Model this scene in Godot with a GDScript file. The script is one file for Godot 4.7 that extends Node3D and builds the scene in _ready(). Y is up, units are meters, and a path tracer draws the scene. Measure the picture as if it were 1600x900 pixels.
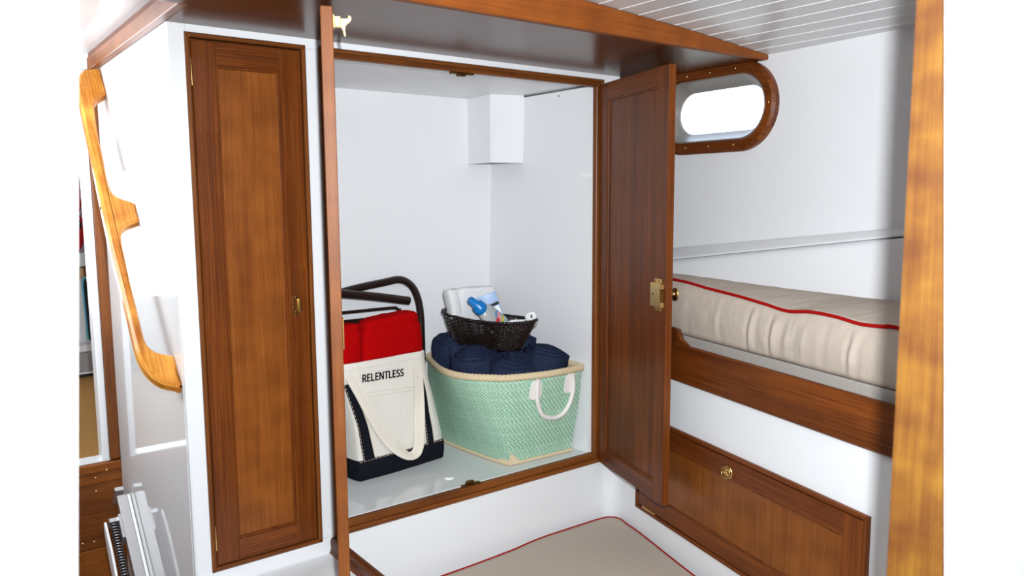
extends Node3D
# A yacht's sleeping cabin: open hanging locker, narrow cupboard, berths, porthole.

var M := {}
var used := {}
var rng := RandomNumberGenerator.new()

# ------------------------------------------------------------------ mesh builder
class MB:
	var v := PackedVector3Array()
	var g := PackedInt32Array()
	var uv := PackedVector2Array()
	var grain := Vector3.UP
	var off := Vector2.ZERO
	var r := RandomNumberGenerator.new()

	func _init(sd := 1, gr := Vector3.UP):
		r.seed = sd * 7919 + 13
		grain = gr

	func shift():
		off = Vector2(r.randf(), r.randf())

	func tri(a: Vector3, b: Vector3, c: Vector3, s := -1):
		var n := (b - a).cross(c - a)
		if n.length_squared() < 1e-18:
			return
		n = n.normalized()
		var w := grain
		if absf(n.dot(grain)) > 0.85:
			w = Vector3.RIGHT if absf(n.x) < 0.6 else Vector3.BACK
		var u := n.cross(w).normalized()
		if u.dot(Vector3(0.91, 0.37, 0.53)) < 0:
			u = -u
		for p in [a, b, c]:
			v.append(p)
			g.append(s)
			uv.append(Vector2(p.dot(u), p.dot(w)) + off)

	func quad(a, b, c, d, s := -1):
		tri(a, b, c, s)
		tri(a, c, d, s)

	func tri_uv(a: Vector3, b: Vector3, c: Vector3, ua: Vector2, ub: Vector2, uc: Vector2, s := 1):
		if (b - a).cross(c - a).length_squared() < 1e-20:
			return
		v.append(a); v.append(b); v.append(c)
		for i in 3: g.append(s)
		uv.append(ua); uv.append(ub); uv.append(uc)

	# turns a closed body so that its faces look outwards (front faces run clockwise)
	func outward(start: int):
		var vol := 0.0
		for i in range(start, v.size(), 3):
			vol += v[i].dot(v[i + 1].cross(v[i + 2]))
		if vol > 0:
			for i in range(start, v.size(), 3):
				var t := v[i + 1]; v[i + 1] = v[i + 2]; v[i + 2] = t
				var q := uv[i + 1]; uv[i + 1] = uv[i + 2]; uv[i + 2] = q

	func box(mn: Vector3, mx: Vector3, b := 0.0, tr := Transform3D()):
		shift()
		var st := v.size()
		var c := (mn + mx) / 2
		var h := (mx - mn) / 2
		b = minf(b, minf(h.x, minf(h.y, h.z)) * 0.9)
		var P := func(sx, sy, sz, ax):
			var e := Vector3(h.x, h.y, h.z) - Vector3(b, b, b)
			e[ax] = h[ax]
			return tr * (c + Vector3(sx * e.x, sy * e.y, sz * e.z))
		for ax in 3:
			for s in [-1, 1]:
				var q := []
				for k in [[-1, -1], [1, -1], [1, 1], [-1, 1]]:
					var sg := [0, 0, 0]
					sg[ax] = s
					sg[(ax + 1) % 3] = k[0]
					sg[(ax + 2) % 3] = k[1]
					q.append(P.call(sg[0], sg[1], sg[2], ax))
				if s > 0: quad(q[0], q[1], q[2], q[3])
				else: quad(q[3], q[2], q[1], q[0])
		if b > 0:
			for ax in 3:
				var a1 := (ax + 1) % 3
				var a2 := (ax + 2) % 3
				for s in [-1, 1]:
					for t in [-1, 1]:
						var lo := [0, 0, 0]; var hi := [0, 0, 0]
						lo[ax] = -1; hi[ax] = 1
						lo[a1] = s; hi[a1] = s
						lo[a2] = t; hi[a2] = t
						var A = P.call(lo[0], lo[1], lo[2], a1)
						var B = P.call(hi[0], hi[1], hi[2], a1)
						var C = P.call(hi[0], hi[1], hi[2], a2)
						var D = P.call(lo[0], lo[1], lo[2], a2)
						if s * t > 0: quad(A, D, C, B)
						else: quad(A, B, C, D)
			for sx in [-1, 1]:
				for sy in [-1, 1]:
					for sz in [-1, 1]:
						var A = P.call(sx, sy, sz, 0)
						var B = P.call(sx, sy, sz, 1)
						var C = P.call(sx, sy, sz, 2)
						if sx * sy * sz > 0: tri(A, B, C)
						else: tri(A, C, B)
		outward(st)

	# polygon in the xy plane of tr, thickness along +z of tr, chamfered by b
	func extrude(poly: PackedVector2Array, tr: Transform3D, h: float, b := 0.0, smooth := false):
		shift()
		var st := v.size()
		if Geometry2D.is_polygon_clockwise(poly) == true:
			poly = poly.duplicate()
			poly.reverse()
		var n := poly.size()
		# Geometry2D calls a polygon clockwise in a y-down plane; find the inside by area
		var area := 0.0
		for i in n:
			area += poly[i].cross(poly[(i + 1) % n])
		var side := 1.0 if area > 0 else -1.0
		var ins := PackedVector2Array()
		for i in n:
			var e1 := (poly[i] - poly[(i + n - 1) % n]).normalized()
			var e2 := (poly[(i + 1) % n] - poly[i]).normalized()
			var n1 := Vector2(-e1.y, e1.x) * side
			var n2 := Vector2(-e2.y, e2.x) * side
			var m := n1 + n2
			var l := m.length_squared()
			ins.append(poly[i] + (m * (2.0 / maxf(l, 0.6)) * b if l > 1e-6 else n1 * b))
		var L := [[ins, 0.0], [poly, b], [poly, h - b], [ins, h]] if b > 0 else [[poly, 0.0], [poly, h]]
		for k in L.size() - 1:
			for i in n:
				var j := (i + 1) % n
				var p0: Vector2 = L[k][0][i]
				var p1: Vector2 = L[k][0][j]
				var p2: Vector2 = L[k + 1][0][j]
				var p3: Vector2 = L[k + 1][0][i]
				quad(tr * Vector3(p0.x, p0.y, L[k][1]), tr * Vector3(p1.x, p1.y, L[k][1]), tr * Vector3(p2.x, p2.y, L[k + 1][1]), tr * Vector3(p3.x, p3.y, L[k + 1][1]), (k + 1) if smooth else -1)
		var T := Geometry2D.triangulate_polygon(poly)
		for i in range(0, T.size(), 3):
			var a: Vector2 = L[0][0][T[i]]
			var bb: Vector2 = L[0][0][T[i + 1]]
			var c: Vector2 = L[0][0][T[i + 2]]
			# both caps, wound against each other
			if (bb - a).cross(c - a) * area < 0:
				var t := bb; bb = c; c = t
			tri(tr * Vector3(a.x, a.y, 0), tr * Vector3(c.x, c.y, 0), tr * Vector3(bb.x, bb.y, 0))
			tri(tr * Vector3(a.x, a.y, h), tr * Vector3(bb.x, bb.y, h), tr * Vector3(c.x, c.y, h))
		outward(st)

	# a flat ring between two outlines with the same number of points
	func ring(outer: PackedVector2Array, inner: PackedVector2Array, tr: Transform3D, h: float, b := 0.0, smooth := true):
		shift()
		var st := v.size()
		var n := outer.size()
		var oi := PackedVector2Array()
		var ii := PackedVector2Array()
		for i in n:
			var d := (inner[i] - outer[i]).normalized()
			oi.append(outer[i] + d * b)
			ii.append(inner[i] - d * b)
		var prof := [[outer, 0.0], [outer, h - b], [oi, h], [ii, h], [inner, h - b], [inner, 0.0]]
		for k in prof.size():
			var A = prof[k]
			var B = prof[(k + 1) % prof.size()]
			for i in n:
				var j := (i + 1) % n
				quad(tr * Vector3(A[0][i].x, A[0][i].y, A[1]), tr * Vector3(A[0][j].x, A[0][j].y, A[1]), tr * Vector3(B[0][j].x, B[0][j].y, B[1]), tr * Vector3(B[0][i].x, B[0][i].y, B[1]), (k + 1) if smooth else -1)
		outward(st)

	# skin over a row of closed rings
	func loft(rings: Array, caps := true, s := 1, uscale := 1.0, vscale := 1.0):
		shift()
		var st := v.size()
		var n: int = rings[0].size()
		var vv := 0.0
		for k in rings.size() - 1:
			var A: PackedVector3Array = rings[k]
			var B: PackedVector3Array = rings[k + 1]
			var dv := A[0].distance_to(B[0])
			var uu := 0.0
			for i in n:
				var j := (i + 1) % n
				var du := A[i].distance_to(A[j])
				var o := off
				tri_uv(A[i], A[j], B[j], o + Vector2(uu, vv), o + Vector2(uu + du, vv), o + Vector2(uu + du, vv + dv), s)
				tri_uv(A[i], B[j], B[i], o + Vector2(uu, vv), o + Vector2(uu + du, vv + dv), o + Vector2(uu, vv + dv), s)
				uu += du
			vv += dv
		if caps:
			for e in [0, rings.size() - 1]:
				var R: PackedVector3Array = rings[e]
				var c := Vector3.ZERO
				for p in R: c += p
				c /= n
				for i in n:
					if e == 0: tri(c, R[(i + 1) % n], R[i], s + 1)
					else: tri(c, R[i], R[(i + 1) % n], s + 1)
			outward(st)

	# round bar along a path; rad may be a number or one value per point; flat = (sideways, upwards) stretch
	func sweep(path: PackedVector3Array, rad, n := 10, closed := false, up := Vector3.UP, flat := Vector2.ONE, caps := true):
		var rings := []
		var m := path.size()
		var T := (path[1] - path[0]).normalized()
		var N := up - T * up.dot(T)
		if N.length() < 0.05:
			N = Vector3.RIGHT - T * T.x
		N = N.normalized()
		for i in m:
			var nt: Vector3
			if closed: nt = (path[(i + 1) % m] - path[(i + m - 1) % m]).normalized()
			elif i == 0: nt = T
			elif i == m - 1: nt = (path[i] - path[i - 1]).normalized()
			else: nt = (path[i + 1] - path[i - 1]).normalized()
			N = (N - nt * N.dot(nt)).normalized()
			var Bn := nt.cross(N)
			var r0: float = rad[i] if rad is Array or rad is PackedFloat32Array else rad
			var R := PackedVector3Array()
			for k in n:
				var a := TAU * k / n
				R.append(path[i] + (Bn * cos(a) * flat.x + N * sin(a) * flat.y) * r0)
			rings.append(R)
		if closed:
			# bring the last ring's turn back to the first
			rings.append(rings[0])
			loft(rings, false)
			var st := v.size()
			outward(st)
		else:
			loft(rings, caps)

	func lathe(prof: PackedVector2Array, tr: Transform3D, n := 20):
		var rings := []
		for p in prof:
			var R := PackedVector3Array()
			for k in n:
				var a := TAU * k / n
				R.append(tr * Vector3(cos(a) * p.x, p.y, sin(a) * p.x))
			rings.append(R)
		loft(rings, true)

	# open sheet over rows of points
	func sheet(rows: Array, s := 1, flip := false):
		var vv := 0.0
		for k in rows.size() - 1:
			var A: PackedVector3Array = rows[k]
			var B: PackedVector3Array = rows[k + 1]
			var dv := A[0].distance_to(B[0])
			var uu := 0.0
			for i in A.size() - 1:
				var du := A[i].distance_to(A[i + 1])
				var q := [A[i], A[i + 1], B[i + 1], B[i]]
				var t := [Vector2(uu, vv), Vector2(uu + du, vv), Vector2(uu + du, vv + dv), Vector2(uu, vv + dv)]
				if flip:
					tri_uv(q[0], q[2], q[1], t[0], t[2], t[1], s)
					tri_uv(q[0], q[3], q[2], t[0], t[3], t[2], s)
				else:
					tri_uv(q[0], q[1], q[2], t[0], t[1], t[2], s)
					tri_uv(q[0], q[2], q[3], t[0], t[2], t[3], s)
				uu += du
			vv += dv

	func commit() -> ArrayMesh:
		var st := SurfaceTool.new()
		st.begin(Mesh.PRIMITIVE_TRIANGLES)
		for i in v.size():
			st.set_smooth_group(g[i])
			st.set_uv(uv[i])
			st.add_vertex(v[i])
		st.generate_normals()
		st.generate_tangents()
		return st.commit()

# ------------------------------------------------------------------ scene helpers
func numbered(n: String, parent: Node) -> String:
	var key := n + "@" + str(parent.get_instance_id())
	var k: int = used.get(key, 0)
	used[key] = k + 1
	return n if k == 0 else "%s_%03d" % [n, k]

func obj(called: String, mb, mat: Material, parent: Node = self) -> MeshInstance3D:
	var o := MeshInstance3D.new()
	o.name = numbered(called, parent)
	o.mesh = mb.commit() if mb is MB else mb
	o.material_override = mat
	o.cast_shadow = GeometryInstance3D.SHADOW_CASTING_SETTING_ON
	parent.add_child(o, true)
	return o

func thing(called: String, label: String, category: String, at := Vector3.ZERO, group := "") -> Node3D:
	var o := Node3D.new()
	o.name = numbered(called, self)
	add_child(o, true)
	o.position = at
	return tag(o, label, category, group)

func tag(o: Node, label: String, category: String, group := ""):
	o.set_meta("label", label)
	o.set_meta("category", category)
	if group: o.set_meta("group", group)
	return o

func structure(o: Node, label: String, category: String) -> Node:
	o.set_meta("kind", "structure")
	o.set_meta("label", label)
	o.set_meta("category", category)
	return o

func setting(called: String, label: String, category: String) -> Node3D:
	var o := Node3D.new()
	o.name = called
	add_child(o, true)
	structure(o, label, category)
	return o

# a frame of axes: x along, y up, z = x cross y
func axes(o: Vector3, x: Vector3, y := Vector3.UP) -> Transform3D:
	var xx := x.normalized()
	var yy := (y - xx * y.dot(xx)).normalized()
	return Transform3D(Basis(xx, yy, xx.cross(yy)), o)

func smooth_path(p: Array, per := 6, closed := false) -> PackedVector3Array:
	var out := PackedVector3Array()
	var n := p.size()
	var last := n if closed else n - 1
	for i in last:
		var a: Vector3 = p[(i + n - 1) % n] if closed else p[maxi(i - 1, 0)]
		var b: Vector3 = p[i]
		var c: Vector3 = p[(i + 1) % n]
		var d: Vector3 = p[(i + 2) % n] if closed else p[mini(i + 2, n - 1)]
		for k in per:
			out.append(b.cubic_interpolate(c, a, d, float(k) / per))
	if not closed: out.append(p[n - 1])
	return out

func smooth2(p: Array, per := 6, closed := true) -> PackedVector2Array:
	var q := []
	for a in p: q.append(Vector3(a.x, a.y, 0))
	var out := PackedVector2Array()
	for a in smooth_path(q, per, closed): out.append(Vector2(a.x, a.y))
	return out

func stadium(len_: float, r: float, n := 16) -> PackedVector2Array:
	var out := PackedVector2Array()
	var h := len_ / 2 - r
	for k in n + 1:
		var a := -PI / 2 + PI * k / n
		out.append(Vector2(h + cos(a) * r, sin(a) * r))
	for k in n + 1:
		var a := PI / 2 + PI * k / n
		out.append(Vector2(-h + cos(a) * r, sin(a) * r))
	return out

func rect2(x0: float, y0: float, x1: float, y1: float) -> PackedVector2Array:
	return PackedVector2Array([Vector2(x0, y0), Vector2(x1, y0), Vector2(x1, y1), Vector2(x0, y1)])

func noise(sd: int, freq := 0.05, oct := 3) -> FastNoiseLite:
	var f := FastNoiseLite.new()
	f.seed = sd
	f.noise_type = FastNoiseLite.TYPE_SIMPLEX_SMOOTH
	f.frequency = freq
	f.fractal_octaves = oct
	return f

# ------------------------------------------------------------------ textures
func stretched(sd: int, w: int, h: int, freq: float, oct: int, W: int, H: int) -> PackedByteArray:
	var im: Image = noise(sd, freq, oct).get_seamless_image(w, h)
	im.convert(Image.FORMAT_L8)
	im.resize(W, H, Image.INTERPOLATE_CUBIC)
	return im.get_data()

# straight-grained wood: grain runs along v; ribbon = strength of the cross figure
func wood_texture(sd: int, dark: Color, light: Color, ribbon: float, streak: float, W := 512, H := 1024) -> ImageTexture:
	var fine := stretched(sd, 512, 16, 0.22, 2, W, H)
	var mid := stretched(sd + 1, 128, 8, 0.06, 3, W, H)
	var broad := stretched(sd + 2, 24, 8, 0.09, 2, W, H)
	var fig := stretched(sd + 3, 16, 96, 0.10, 3, W, H)
	var pore := stretched(sd + 4, 512, 96, 0.35, 1, W, H)
	var out := PackedByteArray()
	out.resize(W * H * 3)
	var dr := dark.r; var dg := dark.g; var db := dark.b
	var lr := light.r - dr; var lg := light.g - dg; var lb := light.b - db
	var k := 0
	for i in W * H:
		var t := 0.5 + ((fine[i] - 128) * 0.75 + (mid[i] - 128) * 0.45) / 255.0 * streak + (broad[i] - 128) / 255.0 * 0.30 * streak + (fig[i] - 128) / 255.0 * ribbon
		if pore[i] > 176: t -= (pore[i] - 176) / 255.0 * 1.1 * streak
		t = clampf(t, 0.0, 1.0)
		out[k] = int((dr + lr * t) * 255.0)
		out[k + 1] = int((dg + lg * t) * 255.0)
		out[k + 2] = int((db + lb * t) * 255.0)
		k += 3
	return ImageTexture.create_from_image(Image.create_from_data(W, H, false, Image.FORMAT_RGB8, out))

func wood(tex: Texture2D, tint: Color, rough: float, across := 0.30, along := 1.1, bump := 0.0) -> StandardMaterial3D:
	var m := StandardMaterial3D.new()
	m.albedo_texture = tex
	m.albedo_color = tint
	m.roughness = rough
	m.metallic_specular = 0.38
	m.uv1_scale = Vector3(1.0 / across, 1.0 / along, 1)
	return m

func plain(c: Color, rough: float, spec := 0.5) -> StandardMaterial3D:
	var m := StandardMaterial3D.new()
	m.albedo_color = c
	m.roughness = rough
	m.metallic_specular = spec
	return m

func metal(c: Color, rough: float) -> StandardMaterial3D:
	var m := StandardMaterial3D.new()
	m.albedo_color = c
	m.metallic = 1.0
	m.roughness = rough
	return m

func noise_tex(sd: int, freq: float, oct: int, c0: Color, c1: Color, size := 256, normal := false, strength := 4.0) -> NoiseTexture2D:
	var t := NoiseTexture2D.new()
	t.width = size
	t.height = size
	t.seamless = true
	t.noise = noise(sd, freq, oct)
	if normal:
		t.as_normal_map = true
		t.bump_strength = strength
	else:
		var gr := Gradient.new()
		gr.set_color(0, c0)
		gr.set_color(1, c1)
		t.color_ramp = gr
	return t

# plain weave: threads over and under, with slubs
func weave(sd: int, c0: Color, c1: Color, threads: int, diagonal := false, S := 256) -> Array:
	rng.seed = sd
	var tu := PackedFloat32Array(); var tv := PackedFloat32Array()
	for i in threads:
		tu.append(rng.randf()); tv.append(rng.randf())
	var cell := S / threads
	var col := PackedByteArray(); var hgt := PackedByteArray()
	col.resize(S * S * 3); hgt.resize(S * S)
	for y in S:
		for x in S:
			var i := (x / cell) % threads
			var j := (y / cell) % threads
			var fx := float(x % cell) / cell - 0.5
			var fy := float(y % cell) / cell - 0.5
			var over := ((i + j) % 2 == 0) if not diagonal else ((i + j) % 4 < 2)
			var b := 0.0
			var t := 0.0
			if over:
				b = cos(fx * 2.6) * (0.75 + 0.25 * cos(fy * 3.1)); t = tv[i]
			else:
				b = cos(fy * 2.6) * (0.75 + 0.25 * cos(fx * 3.1)); t = tu[j]
			if diagonal: t = t * 0.35 + (0.55 if over else 0.08)
			t = clampf(t + (rng.randf() - 0.5) * 0.25, 0, 1)
			var c := c0.lerp(c1, t)
			var k := (y * S + x) * 3
			col[k] = int(c.r * 255); col[k + 1] = int(c.g * 255); col[k + 2] = int(c.b * 255)
			hgt[y * S + x] = int(clampf(b, 0, 1) * 255)
	var hi := Image.create_from_data(S, S, false, Image.FORMAT_L8, hgt)
	hi.convert(Image.FORMAT_RGBA8)
	hi.bump_map_to_normal_map(2.0)
	return [ImageTexture.create_from_image(Image.create_from_data(S, S, false, Image.FORMAT_RGB8, col)), ImageTexture.create_from_image(hi)]

func cloth(pair: Array, tint: Color, tile: float, rough := 0.9, nscale := 0.6, tri := false) -> StandardMaterial3D:
	var m := plain(tint, rough, 0.25)
	m.albedo_texture = pair[0]
	m.normal_enabled = true
	m.normal_texture = pair[1]
	m.normal_scale = nscale
	m.uv1_scale = Vector3.ONE / tile
	if tri:
		m.uv1_triplanar = true
	return m

func make_materials():
	var teak := wood_texture(3, Color(0.46, 0.255, 0.095), Color(0.70, 0.435, 0.19), 0.42, 0.75)
	var teak2 := wood_texture(17, Color(0.325, 0.165, 0.055), Color(0.605, 0.36, 0.15), 0.12, 1.0)
	var honey := wood_texture(29, Color(0.64, 0.36, 0.11), Color(0.94, 0.69, 0.32), 0.75, 0.9)
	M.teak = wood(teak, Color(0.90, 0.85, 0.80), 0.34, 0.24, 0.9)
	M.teak_frame = wood(teak2, Color(0.95, 0.93, 0.9), 0.42, 0.30, 1.1)
	M.teak_stile = wood(teak2, Color(0.90, 0.82, 0.74), 0.32, 0.30, 1.1)
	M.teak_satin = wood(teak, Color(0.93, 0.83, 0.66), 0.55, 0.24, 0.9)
	M.teak_edge = wood(teak, Color(0.80, 0.74, 0.65), 0.5, 0.24, 0.9)
	M.teak_low = wood(teak, Color(0.86, 0.82, 0.76), 0.34, 0.24, 0.9)
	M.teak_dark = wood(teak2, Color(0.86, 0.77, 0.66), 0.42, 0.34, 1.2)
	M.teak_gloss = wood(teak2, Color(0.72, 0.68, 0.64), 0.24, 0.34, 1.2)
	M.post = wood(honey, Color(0.445, 0.42, 0.28), 0.6, 0.11, 0.42)
	M.honey = wood(honey, Color(0.98, 0.95, 0.92), 0.22, 0.3, 0.9)
	M.white = plain(Color(0.915, 0.92, 0.925), 0.28)
	M.gloss = plain(Color(0.90, 0.90, 0.90), 0.05)
	M.liner = plain(Color(0.875, 0.875, 0.88), 0.16)
	M.inside = plain(Color(0.935, 0.935, 0.94), 0.35)
	M.floor_white = plain(Color(0.86, 0.87, 0.87), 0.08)
	M.plank = plain(Color(0.83, 0.825, 0.82), 0.25)
	M.bead = plain(Color(0.97, 0.97, 0.97), 0.3)
	M.brass = metal(Color(0.89, 0.75, 0.48), 0.24)
	M.brass_old = metal(Color(0.50, 0.36, 0.18), 0.4)
	M.alu = metal(Color(0.88, 0.89, 0.90), 0.28)
	M.steel = metal(Color(0.62, 0.62, 0.63), 0.2)
	M.tube = plain(Color(0.125, 0.058, 0.045), 0.32)
	var linen := weave(5, Color(0.755, 0.71, 0.665), Color(0.785, 0.745, 0.705), 64)
	M.linen = cloth(linen, Color(0.98, 0.96, 0.94), 0.07)
	M.grey_cloth = cloth(linen, Color(0.84, 0.85, 0.86), 0.05)
	M.piping = cloth(linen, Color(0.82, 0.07, 0.07), 0.05)
	M.canvas = cloth(weave(6, Color(0.895, 0.87, 0.83), Color(0.92, 0.90, 0.86), 64), Color(1, 1, 1), 0.06)
	M.webbing = cloth(weave(8, Color(0.86, 0.82, 0.76), Color(0.94, 0.91, 0.86), 32), Color(1, 1, 1), 0.02)
	M.navy = cloth(weave(7, Color(0.055, 0.06, 0.09), Color(0.10, 0.105, 0.15), 64), Color(1, 1, 1), 0.06)
	M.print = plain(Color(0.05, 0.045, 0.06), 0.8, 0.2)
	M.stitch = plain(Color(0.80, 0.72, 0.62), 0.9, 0.2)
	M.mint = cloth(weave(9, Color(0.48, 0.69, 0.57), Color(0.85, 0.93, 0.85), 32, true), Color(1, 1, 1), 0.10, 0.45, 1.3)
	M.rope = cloth(weave(10, Color(0.80, 0.71, 0.56), Color(0.92, 0.85, 0.72), 16, true), Color(1, 1, 1), 0.02, 0.85, 1.0)
	var pile_n := noise_tex(41, 0.16, 3, Color.BLACK, Color.WHITE, 256, true, 6.0)
	for a in [["navy_towel", Color(0.07, 0.095, 0.16), Color(0.25, 0.29, 0.40)], ["red_towel", Color(0.58, 0.02, 0.025), Color(0.80, 0.05, 0.06)], ["white_towel", Color(0.90, 0.90, 0.90), Color(0.97, 0.97, 0.97)]]:
		var m := plain(Color.WHITE, 1.0, 0.1)
		m.albedo_texture = noise_tex(42, 0.09, 4, a[1], a[2])
		m.normal_enabled = true
		m.normal_texture = pile_n
		m.normal_scale = 0.8
		m.uv1_triplanar = true
		m.uv1_scale = Vector3.ONE * 12.0
		M[a[0]] = m
	M.wicker = plain(Color(0.10, 0.06, 0.045), 0.2)
	M.cork = plain(Color.WHITE, 0.95, 0.2)
	M.cork.albedo_texture = noise_tex(51, 0.30, 3, Color(0.48, 0.33, 0.16), Color(0.78, 0.60, 0.36))
	M.cork.uv1_triplanar = true
	M.cork.uv1_scale = Vector3.ONE * 6.0
	M.blue = plain(Color(0.03, 0.46, 0.75), 0.3)
	M.pale_blue = plain(Color(0.66, 0.76, 0.90), 0.35)
	M.red = plain(Color(0.78, 0.03, 0.06), 0.6)
	M.black = plain(Color(0.03, 0.03, 0.035), 0.6)
	M.grey = plain(Color(0.62, 0.62, 0.62), 0.4)
	M.cushion_blue = plain(Color(0.35, 0.75, 0.88), 0.6)
	M.glass = StandardMaterial3D.new()
	M.glass.albedo_color = Color(1, 1, 1, 0.04)
	M.glass.roughness = 0.02
	M.glass.transparency = BaseMaterial3D.TRANSPARENCY_ALPHA

# ------------------------------------------------------------------ main
const BK := Vector3(0.797, 0, 0)                 # where the berth front meets the bulkhead
const BD := Vector3(-0.2369, 0, 0.9715)          # the berth front runs this way, aft
const BN := Vector3(0.9715, 0, 0.2369)           # and faces against this
const HD := Vector3(-0.06784, 0, 0.9977)         # the hull side above the berth
const HQ := Vector3(0.946, 0, 0)

func _ready():
	# camera
	var cam := Camera3D.new()
	cam.name = "camera"
	cam.fov = 40.449
	cam.near = 0.02
	cam.transform = Transform3D(Basis(Vector3(0.79640, -0.00590, 0.60480), Vector3(0.07500, 0.99320, -0.08920), Vector3(-0.60010, 0.11640, 0.79140)).orthonormalized(), Vector3(-0.7861, 0.7114, 1.6))
	var lens := CameraAttributesPhysical.new()
	lens.frustum_focal_length = 32.574
	lens.frustum_focus_distance = 1.8
	lens.frustum_near = 0.02
	lens.frustum_far = 50.0
	lens.exposure_aperture = 9.0
	cam.attributes = lens
	add_child(cam)
	# sky
	var we := WorldEnvironment.new()
	we.name = "environment"
	var env := Environment.new()
	env.background_mode = Environment.BG_SKY
	var sky := Sky.new()
	var sm := ProceduralSkyMaterial.new()
	sm.sky_top_color = Color(0.84, 0.91, 1.0)
	sm.sky_horizon_color = Color(0.93, 0.96, 1.0)
	sm.ground_bottom_color = Color(0.62, 0.64, 0.64)
	sm.ground_horizon_color = Color(0.86, 0.90, 0.94)
	sm.sky_energy_multiplier = 1.9
	sm.ground_energy_multiplier = 1.6
	sky.sky_material = sm
	env.sky = sky
	env.tonemap_mode = Environment.TONE_MAPPER_LINEAR
	env.tonemap_exposure = 0.98
	env.sdfgi_enabled = true
	env.ssao_enabled = true
	env.ssil_enabled = true
	we.environment = env
	add_child(we)
	# the photographer's flash, just above and to the right of the lens
	var fl := SpotLight3D.new()
	fl.name = "camera_flash"
	fl.position = Vector3(-0.7525, 0.8006, 1.6125)
	fl.look_at_from_position(fl.position, fl.position + Vector3(0.73, -0.15, -0.68), Vector3.UP)
	fl.spot_angle = 62
	fl.spot_angle_attenuation = 1.4
	fl.spot_range = 12
	fl.spot_attenuation = 2
	fl.light_energy = 4.2
	fl.light_color = Color(0.955, 0.98, 1.0)
	fl.light_size = 0.012
	fl.shadow_enabled = true
	add_child(fl)
	# daylight through the deck hatch over the cabin and the companionway over the passage
	skylight("deck_hatch", Vector3(-0.20, 1.118, 0.86), 0.46, 0.46, 0.3, Vector3(-90, 0, 0), "white framed deck hatch letting daylight into the cabin ceiling")
	skylight("companion_window", Vector3(-0.955, 0.86, -0.42), 0.56, 0.36, 0.75, Vector3(0, -90, 0), "wide bright side window of the passage, left of the handrail")
	skylight("cabin_window", Vector3(-0.86, 0.56, -1.98), 0.46, 0.52, 0.7, Vector3(0, 180, 0), "bright window in the end wall of the far cabin")
	make_materials()
	shell()
	ceiling()
	left_side()
	cupboard()
	locker()
	hull_side()
	berth_locker()
	cushions()
	handrail()
	tote()
	boarding_ladder()
	big_basket()
	small_basket()
	track()
	far_cabin()

# a framed translucent pane that daylight comes in by; turn = which way it looks (Godot lights look along -z)
func skylight(called: String, at: Vector3, w: float, h: float, energy: float, turn: Vector3, label: String):
	var t := thing(called, label, "window", at)
	t.rotation_degrees = turn
	var fr := MB.new(3, Vector3.RIGHT)
	fr.ring(rect2(-w / 2 - 0.03, -h / 2 - 0.03, w / 2 + 0.03, h / 2 + 0.03), rect2(-w / 2, -h / 2, w / 2, h / 2), Transform3D(Basis(Vector3.RIGHT, Vector3.DOWN, Vector3.FORWARD), Vector3(0, 0, 0.012)), 0.02, 0.003, false)
	obj("frame", fr, plain(Color(0.9, 0.9, 0.9), 0.3), t)
	var pn := MB.new()
	pn.box(Vector3(-w / 2, -h / 2, 0.004), Vector3(w / 2, h / 2, 0.010))
	var em := plain(Color(0.9, 0.9, 0.9), 0.3)
	em.emission_enabled = true
	em.emission = Color(0.94, 0.97, 1.0)
	em.emission_energy_multiplier = 1.5
	obj("pane", pn, em, t)
	var L := AreaLight3D.new()
	L.name = "daylight"
	L.area_size = Vector2(w, h)
	L.light_energy = energy
	L.light_color = Color(0.95, 0.975, 1.0)
	L.area_range = 12
	L.area_attenuation = 2
	L.shadow_enabled = true
	t.add_child(L)

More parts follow.
